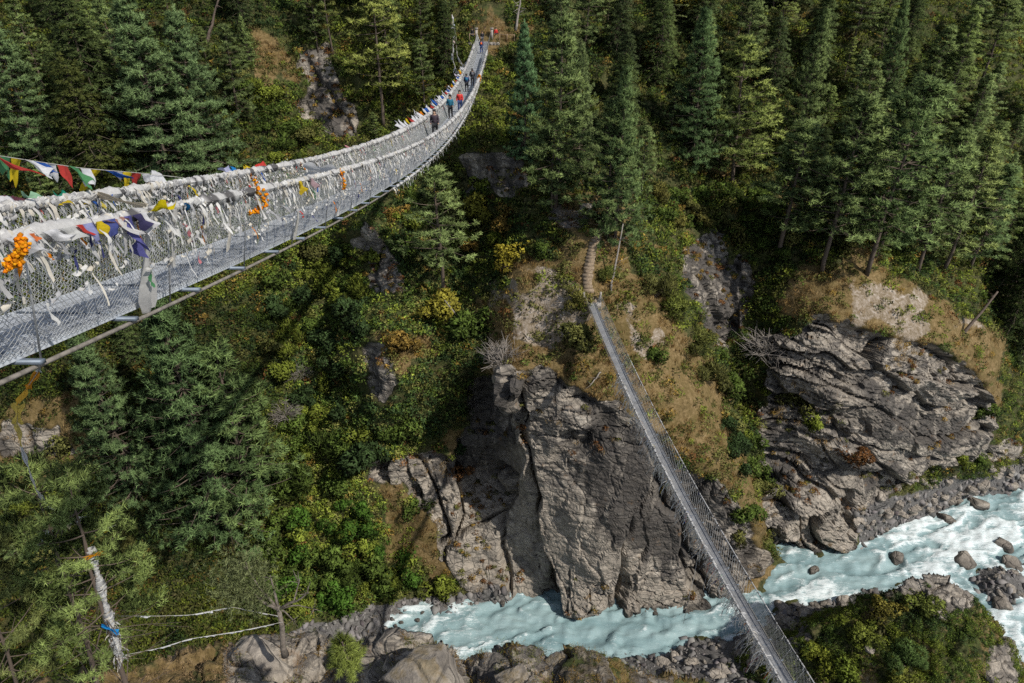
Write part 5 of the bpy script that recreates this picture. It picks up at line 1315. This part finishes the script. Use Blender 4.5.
o = m.build('fallen_branch', M_DEAD, None, True); o.location = p0; tag(o, 'bleached dead branch lying on the right edge of the knoll', 'dead branch')

# ------------------------------------------------------------------ scarves and flag strings strung between the bridge and the near trees
def t_deck(px): return t_at(px, UP, UP.wd + .2, -.1)
q0 = UP.p(t_deck(38), UP.wd + .2, -.2)
q0 = UP.p(t_deck(46), UP.wd + .15, -.05); _r0 = empty('prayer_flag_string', q0, 'long white, orange and yellow flag streamer from the bridge edge down to the near pine', 'flag string')
_path = [q0, g3(38, 372, 8.2), g3(27, 388, 10), g3(18, 404, 12), g3(17, 424, 15), g3(21, 446, 18), g3(28, 466, 20.5), g3(36, 490, 23.5), g3(50, 508, 26), g3(72, 518, 28.5), g3(90, 516, 29.6)]
_cols = [WHTF, (.86, .36, .03), (.82, .50, .07), (.82, .62, .14), (.80, .62, .18), WHTF, (.70, .68, .66), WHTF, (.66, .66, .70), WHTF]; _ws = [.07, .07, .12, .19, .20, .12, .11, .13, .12, .14, .12]
m = MB(); m.tube(np.array(_path) - q0, .006, 4); m.build('cord', M_CORD, _r0)
for i in range(10):
    a_, b_ = _path[i], _path[i + 1]; sd = unit(np.cross(b_ - a_, np.array([.57 + .3 * math.sin(i * 2.1), -.4, .74])))
    V = hanging_strip(a_, b_, _ws[i], _ws[i + 1], sd, 900 + i, .02, 12); m = MB(); m.grid(V - q0, np.clip(np.array(_cols[i]) * (.85 + .2 * np.random.default_rng(i).random(V.shape[:2] + (1,))), 0, .9)); m.build('flag', M_CLOTH, _r0, True)
string('sagging white flag string left of the scarf wrapped pine', [g3(88, 517, 29.5), g3(62, 527, 29), g3(42, 532, 28.5), g3(35, 548, 28)], [WHTF, CRMF, None, WHTF, (.6, .6, .62), WHTF], .42, .22, .01, 13, 1.1, .4)
string('orange flag string tied high on the scarf wrapped pine', [g3(90, 542, 29), g3(98, 532, 28.6), g3(116, 525, 28)], [ORGF, ORGF, YELF], .45, .20, .01, 14, 1.0, .3)
string('upper white flag string from the scarf wrapped pine to the dead pine', [g3(118, 616, 29.5), g3(160, 616, 30.5), g3(190, 615, 31), g3(232, 607, 32.5), g3(278, 616, 33)], [None, None, WHTF, None, None, WHTF, WHTF, WHTF, WHTF, WHTF, WHTF, None, WHTF, WHTF, WHTF, WHTF], .42, .08, .008, 15, 1.05, .2)
string('lower white flag string from the scarf wrapped pine to the dead pine', [g3(125, 655, 29.5), g3(160, 648, 30.5), g3(189, 639, 31), g3(240, 631, 32.3), g3(283, 622, 33)], [None, None, WHTF, WHTF, WHTF, WHTF, WHTF, WHTF, WHTF, WHTF, WHTF, WHTF, WHTF, WHTF, WHTF, WHTF], .45, .07, .008, 16, 1.02, .2)
# wrapping on the trunk of the near pine
_, nb, ntp = NEAR[0]
m = MB(); r = np.random.default_rng(33); ax = ntp - nb
fr = np.linspace(.38, .76, 260) + r.normal(size=260) * .01 + .022 * np.sin(np.linspace(0, 60, 260)); P = nb + ax * fr[:, None]; a = r.random(260) * 6.28
C = np.stack([P + np.stack([np.cos(a + i * .9), np.sin(a + i * .9), 0 * a + .12 * (i - 3)], -1) * (.085 + .07 * r.random((260, 1)) + .05 * np.sin(fr * 60)[:, None]) for i in range(7)], 1)
sd = np.array([0, 0, 1.0]) * (.02 + .04 * r.random((260, 1, 1)))
add_ribbons(m, np.stack([C - sd, C + sd], 2), pick(WHITES, 260, r))
add_ribbons(m, ribbons(P[:110], unit(r.normal(size=(110, 3))), .25 + .5 * r.random(110), .05 + .08 * r.random(110), np.repeat(unit(ax)[None], 110, 0), 5, .7, r), pick(WHITES, 110, r))
m.V = [v - nb for v in m.V]; o = m.build('wrapped_scarves', M_CLOTH); o.location = nb; tag(o, 'white scarves wound around the trunk of the near pine', 'scarves', None, 'stuff')
fb = nb + ax * .535; thing_strip('tied_cloth', 'bright blue cloth tied to the scarf wrapped pine trunk', 'cloth', None, hanging_strip(fb + [-.1, -.3, .15], fb + [.45, -.35, -.28], .22, .26, unit(np.array([.3, 0, 1.0])), 77, .1), (.02, .28, .70), 2)
fb = nb + ax * .77; thing_strip('tied_cloth', 'orange cloth tied to the upper trunk of the scarf wrapped pine', 'cloth', None, hanging_strip(fb + [-.1, -.3, -.05], fb + [.75, -.35, .25], .20, .16, unit(np.array([-.3, 0, 1.0])), 78, .1), (.80, .33, .01), 2)
# cord with a scrap of cloth dangling from the low bridge
tt = t_at(702, LO, -LO.wr, LO.h); q = LO.p(tt, -LO.wr - .1, 0.); dr = empty('dangling_rope', q, 'thin rope with a dark rag dangling from the low bridge over the river', 'rope')
m = MB(); m.tube(np.array([[0, 0, 0], [.05, 0, -2.5], [.0, .1, -5.5], [.05, .1, -8.5]]), .018, 5); m.build('cord', M_CORD, dr)
m = MB(); add_ribbons(m, ribbons(np.array([[0, .1, -5.3]] * 7), unit(r.normal(size=(7, 3))), .5 + .5 * r.random(7), .12 + .1 * r.random(7), np.tile([0, 0, 1.0], (7, 1)), 5, .6, r), pick([(.10, .09, .08), (.2, .19, .18)], 7, r)); m.build('rag', M_CLOTH, dr)

# ------------------------------------------------------------------ far landing, steps
M_CONC = mat_plain('old_masonry', (.30, .27, .24), .9, 0, .35, 2.5, .5); M_WOOD = mat_plain('weathered_timber', (.24, .17, .11), .85, 0, .35, 4, .3)
E_ = UP.p(100.6, 0., 0.); la = empty('bridge_landing', E_, 'stone landing with anchor posts at the far end of the high bridge', 'landing')
m = MB()
for i in range(9):
    for j in range(5): m.box([(-2.1 + i * .52 + (.2 if j % 2 else 0)), .35 + .05 * random.random(), -2.35 + j * .5], (.50, .7, .48), None, (1, 1, 1))
m.box([0, 2.1, -.06], (4.7, 3.2, .12)); m.build('retaining_wall', M_CONC, la)
for sx in (-1.15, 1.15):
    m = MB(); m.box([sx, .8, .8], (.36, .36, 1.75)); m.box([sx, .8, 1.72], (.5, .5, .12)); m.build('anchor_post', M_CONC, la)
for sx, h in ((-2.2, 1.1), (2.3, 1.1), (3.4, 1.05), (4.5, 1.0)):
    m = MB(); m.tube(np.array([[sx, .3, -.8], [sx + .03, .3, h]]), .055, 6); m.build('rail_post', M_WOOD, la)
m = MB(); m.tube(np.array([[2.3, .3, .95], [3.4, .32, .9], [4.5, .3, .88]]), .045, 6); m.tube(np.array([[-2.2, .3, .95], [-1.3, .6, .95]]), .045, 6); m.build('hand_rail', M_WOOD, la)
m = MB(); m.tube(np.array([[2.2, .7, -3.2], [2.2, .7, -.1]]), .13, 8); m.build('prop_post', M_WOOD, la)
m = MB(); m.box([4.6, 1.0, -.12], (5.2, 1.1, .22), None); m.build('path_edge', mat_plain('bare_path_earth', (.34, .25, .17), .95, 0, .3, 2, .4), la)
# mast hung with flags at the left of the far landing
b0 = ground(449, 72); 
mast = empty('flag_mast', b0, 'tall pole beside the far landing with a column of white flags down to the bridge', 'flag pole')
tp = at_depth(np.array(452.), np.array(14.), np.array(float(project(b0)[2]) * .99)) - b0
m = MB(); m.tube(np.array([[0, 0, -.4], tp * .5, tp]), [.13, .11, .07], 7); m.build('pole', M_WOOD, mast, True)
dd = float(project(b0)[2]); q1 = UP.p(82., -UP.wr, UP.h)
string('white flag string hanging from the mast top down to the far handrail', [b0 + tp, g3(453, 40, dd * .97), g3(453, 60, dd * .95), g3(457, 72, dd * .92), q1], [WHTF, CRMF, WHTF, (.5, .55, .7), WHTF, WHTF, (.7, .55, .5), WHTF] * 9, .75, .50, .02, 19, 1.05, .5)
string('second white flag string hanging behind the first one from the mast', [b0 + tp * .95, g3(456, 35, dd * .98), g3(457, 55, dd * .97), g3(464, 67, dd * .95), UP.p(88., -UP.wr, UP.h)], [WHTF, (.5, .55, .7), WHTF, WHTF, CRMF, WHTF, (.62, .4, .1), WHTF] * 9, .75, .45, .02, 20, 1.05, .5)
# stone steps above the low bridge
st0 = ground(589, 290); steps = empty('stone_stairway', st0, 'steep stone stairway with earthen treads leading up from the low bridge', 'stairway')
M_STEP = mat_plain('step_stone', (.23, .175, .12), .9, 0, .5, 5, .5)
way = np.array([(588.5, 291), (587.5, 284), (588, 274), (590, 262), (593, 247), (597, 236)], float); ns = 17
gp = ground(way[:, 0], way[:, 1]); cum = np.concatenate([[0], np.cumsum(np.linalg.norm(np.diff(gp, axis=0), axis=1))]); sq = np.linspace(0, cum[-1], ns)
cen = np.array([np.interp(sq, cum, gp[:, j]) for j in range(3)]).T; cen[:, 2] = np.maximum.accumulate(cen[:, 2] + .25)
for i in range(ns):
    d = unit((cen[min(i + 1, ns - 1)] - cen[max(i - 1, 0)]) * [1, 1, 0]); Mx = np.stack([np.array([d[1], -d[0], 0]), d, np.array([0, 0, 1.0])], 1)
    run = np.hypot(*(cen[min(i + 1, ns - 1)] - cen[max(i - 1, 0)])[:2]) / 2
    m = MB(); m.box(cen[i] - st0 - [0, 0, .28], (1.0 + .3 * random.random(), max(.36, run * 1.02), .62), Mx @ np.array(Matrix.Rotation(random.gauss(0, .09), 3, 'Z'))); m.build('step', M_STEP, steps)
eb = LO.p(LO.L, 0., 0.); la = empty('bridge_landing', eb, 'small stone landing where the low bridge meets the steps', 'landing')
m = MB(); m.box([0, 1.1, -.35], (2.2, 2.2, .62)); m.box([-.2, 2.6, -.1], (1.7, 1.2, .6)); m.build('slab', M_CONC, la)
for sx in (-.98, .98):
    m = MB(); m.box([sx, .3, .62], (.22, .22, 1.3)); m.build('anchor_post', M_CONC, la)

# ------------------------------------------------------------------ hikers
def skin_mesh(name, verts, edges, radii, mat, levels=1):
    me = bpy.data.meshes.new(name); me.from_pydata(verts, edges, []); o = bpy.data.objects.new(name, me); COL.objects.link(o)
    md = o.modifiers.new('s', 'SKIN'); me.skin_vertices.new(name='')if not me.skin_vertices else None
    for v, rr in zip(me.skin_vertices[0].data, radii): v.radius = (rr, rr) if np.isscalar(rr) else rr
    me.skin_vertices[0].data[0].use_root = True
    o.modifiers.new('d', 'SUBSURF').levels = levels; o.modifiers['d'].render_levels = levels
    dg = bpy.context.evaluated_depsgraph_get(); out = bpy.data.meshes.new_from_object(o.evaluated_get(dg)); out.name = name
    out.materials.clear(); out.materials.append(mat)
    for p in out.polygons: p.use_smooth = True
    bpy.data.objects.remove(o); bpy.data.meshes.remove(me); return out
M_SKIN = mat_plain('skin', (.42, .26, .18), .6, 0, .08, 8); M_HAIR = mat_plain('dark_hair', (.02, .017, .015), .7); M_BOOT = mat_plain('hiking_boots', (.06, .045, .035), .8)
def figure(stride):
    s = stride
    hips, kneeL, ankL, kneeR, ankR = (0, 0, .93), (.11, .16 * s, .51), (.11, .10 * s - .05, .09), (-.11, .02 * s, .50), (-.11, -.30 * s, .12)
    V = [hips, (0, .01, 1.10), (0, .0, 1.30), (0, -.01, 1.43), (0, .0, 1.50), (0, .02, 1.57), (0, .03, 1.64), (0, .02, 1.72),
         (.10, 0, .90), kneeL, ankL, (.11, ankL[1] + .12, .05), (-.10, 0, .90), kneeR, ankR, (-.11, ankR[1] + .12, .06),
         (.18, -.01, 1.42), (.25, -.06 * s, 1.14), (.24, .16 + .05 * s, .98), (.23, .24, .96), (-.18, -.01, 1.42), (-.25, .05, 1.14), (-.24, .20, .99), (-.23, .28, .98)]
    E = [(0, 1), (1, 2), (2, 3), (3, 4), (4, 5), (5, 6), (6, 7), (0, 8), (8, 9), (9, 10), (10, 11), (0, 12), (12, 13), (13, 14), (14, 15), (3, 16), (16, 17), (17, 18), (18, 19), (3, 20), (20, 21), (21, 22), (22, 23)]
    R = [.15, .135, .15, .13, .062, .085, .098, .07, .095, .062, .045, .042, .095, .062, .045, .042, .065, .046, .034, .038, .065, .046, .034, .038]
    body = skin_mesh('body', V, E, R, M_SKIN)
    jv = [0, 1, 2, 3, 16, 17, 18, 20, 21, 22]; jm = {a: i for i, a in enumerate(jv)}
    jacket = skin_mesh('jacket', [V[i] for i in jv], [(jm[a], jm[b]) for a, b in E if a in jm and b in jm], [R[i] * 1.22 + .012 for i in jv], None)
    tv = [0, 8, 9, 10, 12, 13, 14]; tm = {a: i for i, a in enumerate(tv)}
    trousers = skin_mesh('trousers', [V[i] for i in tv], [(tm[a], tm[b]) for a, b in E if a in tm and b in tm], [R[i] * 1.18 + .01 for i in tv], None)
    boots = []
    for a in (10, 14):
        q = V[a]; boots.append(skin_mesh('boot', [(q[0], q[1], q[2] + .05), (q[0], q[1], q[2] - .02), (q[0], q[1] + .16, q[2] - .035)], [(0, 1), (1, 2)], [.062, .062, .05], M_BOOT))
    hair = skin_mesh('hair', [(0, -.02, 1.66), (0, .0, 1.735), (0, -.05, 1.60)], [(0, 1), (0, 2)], [.105, .075, .075], M_HAIR)
    pack = skin_mesh('backpack', [(0, -.24, 1.12), (0, -.25, 1.30), (0, -.22, 1.46)], [(0, 1), (1, 2)], [(.15, .11), (.17, .12), (.13, .09)], None)
    return body, jacket, trousers, boots, hair, pack
FIG = [figure(1.0), figure(.35)]
_mc = {}
def cmat(c):
    if c not in _mc: _mc[c] = mat_plain('fabric', c, .75, 0, .15, 6)
    return _mc[c]
def person(loc, rz, pose, jc, tc, pc, label, H=1.0, scale=1.0):
    root = empty('person', loc, label, 'person'); root.rotation_euler.z = rz; root.scale = (scale,) * 3
    b, j, t, bo, h, p = FIG[pose]
    link('body', b, root); link('hair', h, root)
    for q in bo: link('boot', q, root)
    for nm, me, c in (('jacket', j, jc), ('trousers', t, tc), ('backpack', p, pc)):
        if c is None: continue
        o = link(nm, me.copy(), root); o.data.materials.clear(); o.data.materials.append(cmat(c))
    return root
RED, BLK, NVY, TEAL, GRY, ORG = (.50, .03, .025), (.025, .025, .028), (.03, .05, .14), (.02, .13, .20), (.12, .12, .13), (.62, .12, .02)
def t_row(py, off=0.0, up=0.0):
    tt = np.linspace(8, 100.5, 4000); _, q, _ = project(sp_row(tt, off, up)); return float(tt[np.argmin(np.abs(q - py))])
sp_row = UP.p
HIK = [(139, -.12, 3.14, 0, (.05, .035, .045), BLK, (.14, .03, .05), 'hiker in dark jacket walking alone nearest on the high bridge'), (118.5, -.30, 3.05, 1, TEAL, BLK, RED, 'hiker in blue with red pack, left one of the pair at mid bridge'),
       (112.5, .16, 3.2, 0, RED, NVY, ORG, 'hiker in bright red jacket, right one of the pair at mid bridge'), (92, -.22, 0, 0, NVY, BLK, TEAL, 'hiker in navy with teal pack behind the red one'), (86, .12, 0.1, 1, BLK, BLK, GRY, 'hiker in black walking just ahead of the navy one'),
       (53.5, .0, 0, 0, NVY, NVY, ORG, 'hiker in blue with orange red pack near the far end of the high bridge'), (44.5, -.15, 3.14, 1, BLK, GRY, NVY, 'hiker in black stepping onto the far end of the bridge')]
for py, off, rz, pose, jc, tc, pc, lab in HIK:
    tt = t_row(py, off); person(UP.p(tt, off, .01), rz, pose, jc, tc, pc, lab, scale=1.02)
for dx, dy, rz, jc, tc, pc, lab in [(-1.75, .9, 2.6, BLK, GRY, None, 'person in black waiting on the far landing left of the bridge end'), (.1, 1.9, 3.0, NVY, BLK, TEAL, 'person in navy standing in the middle of the far landing'), (1.75, 1.3, 3.5, RED, BLK, BLK, 'person in red jacket standing at the right of the far landing'), (-.7, 2.6, 2.9, (.62, .48, .03), GRY, None, 'person in yellow top at the back of the far landing')]:
    person(E_ + np.array([dx, dy, .002]), rz, 1, jc, tc, pc, lab)
# ------------------------------------------------------------------ camera and daylight
cam = bpy.data.cameras.new('camera'); co = bpy.data.objects.new('camera', cam); COL.objects.link(co)
co.location = CAM; co.rotation_euler = (math.radians(90) - PITCH, 0, 0)
cam.sensor_width = 36; cam.lens = FPX / 1024 * 36; cam.clip_start = .1; cam.clip_end = 3000
scene.camera = co
SUN = np.array([.57, -.40, .74]); SUN = SUN / np.linalg.norm(SUN)
el = math.asin(SUN[2]); az = math.atan2(SUN[0], SUN[1])
w = bpy.data.worlds.new('World'); scene.world = w; w.use_nodes = True
nt = w.node_tree; bg = nt.nodes['Background']; bg.inputs[1].default_value = .15
sky = nt.nodes.new('ShaderNodeTexSky'); sky.sky_type = 'NISHITA'; sky.sun_disc = False
sky.sun_elevation = el; sky.sun_rotation = az; sky.altitude = 2800; sky.air_density = 1.0; sky.dust_density = 2.0
hs = nt.nodes.new('ShaderNodeHueSaturation'); hs.inputs['Saturation'].default_value = .6
nt.links.new(sky.outputs[0], hs.inputs['Color']); nt.links.new(hs.outputs[0], bg.inputs[0])
sl = bpy.data.lights.new('sun', 'SUN'); sl.energy = 4.6; sl.angle = math.radians(.8); sl.color = (1.0, .945, .86)
so = bpy.data.objects.new('sun', sl); COL.objects.link(so)
so.rotation_euler = Vector(-SUN).to_track_quat('-Z', 'Y').to_euler()
scene.view_settings.view_transform = 'Standard'; scene.view_settings.look = 'None'; scene.view_settings.exposure = 0
scene.render.engine = 'CYCLES'
scene.cycles.max_bounces = 6; scene.cycles.diffuse_bounces = 4; scene.cycles.glossy_bounces = 2; scene.cycles.transmission_bounces = 3
scene.cycles.use_denoising = False
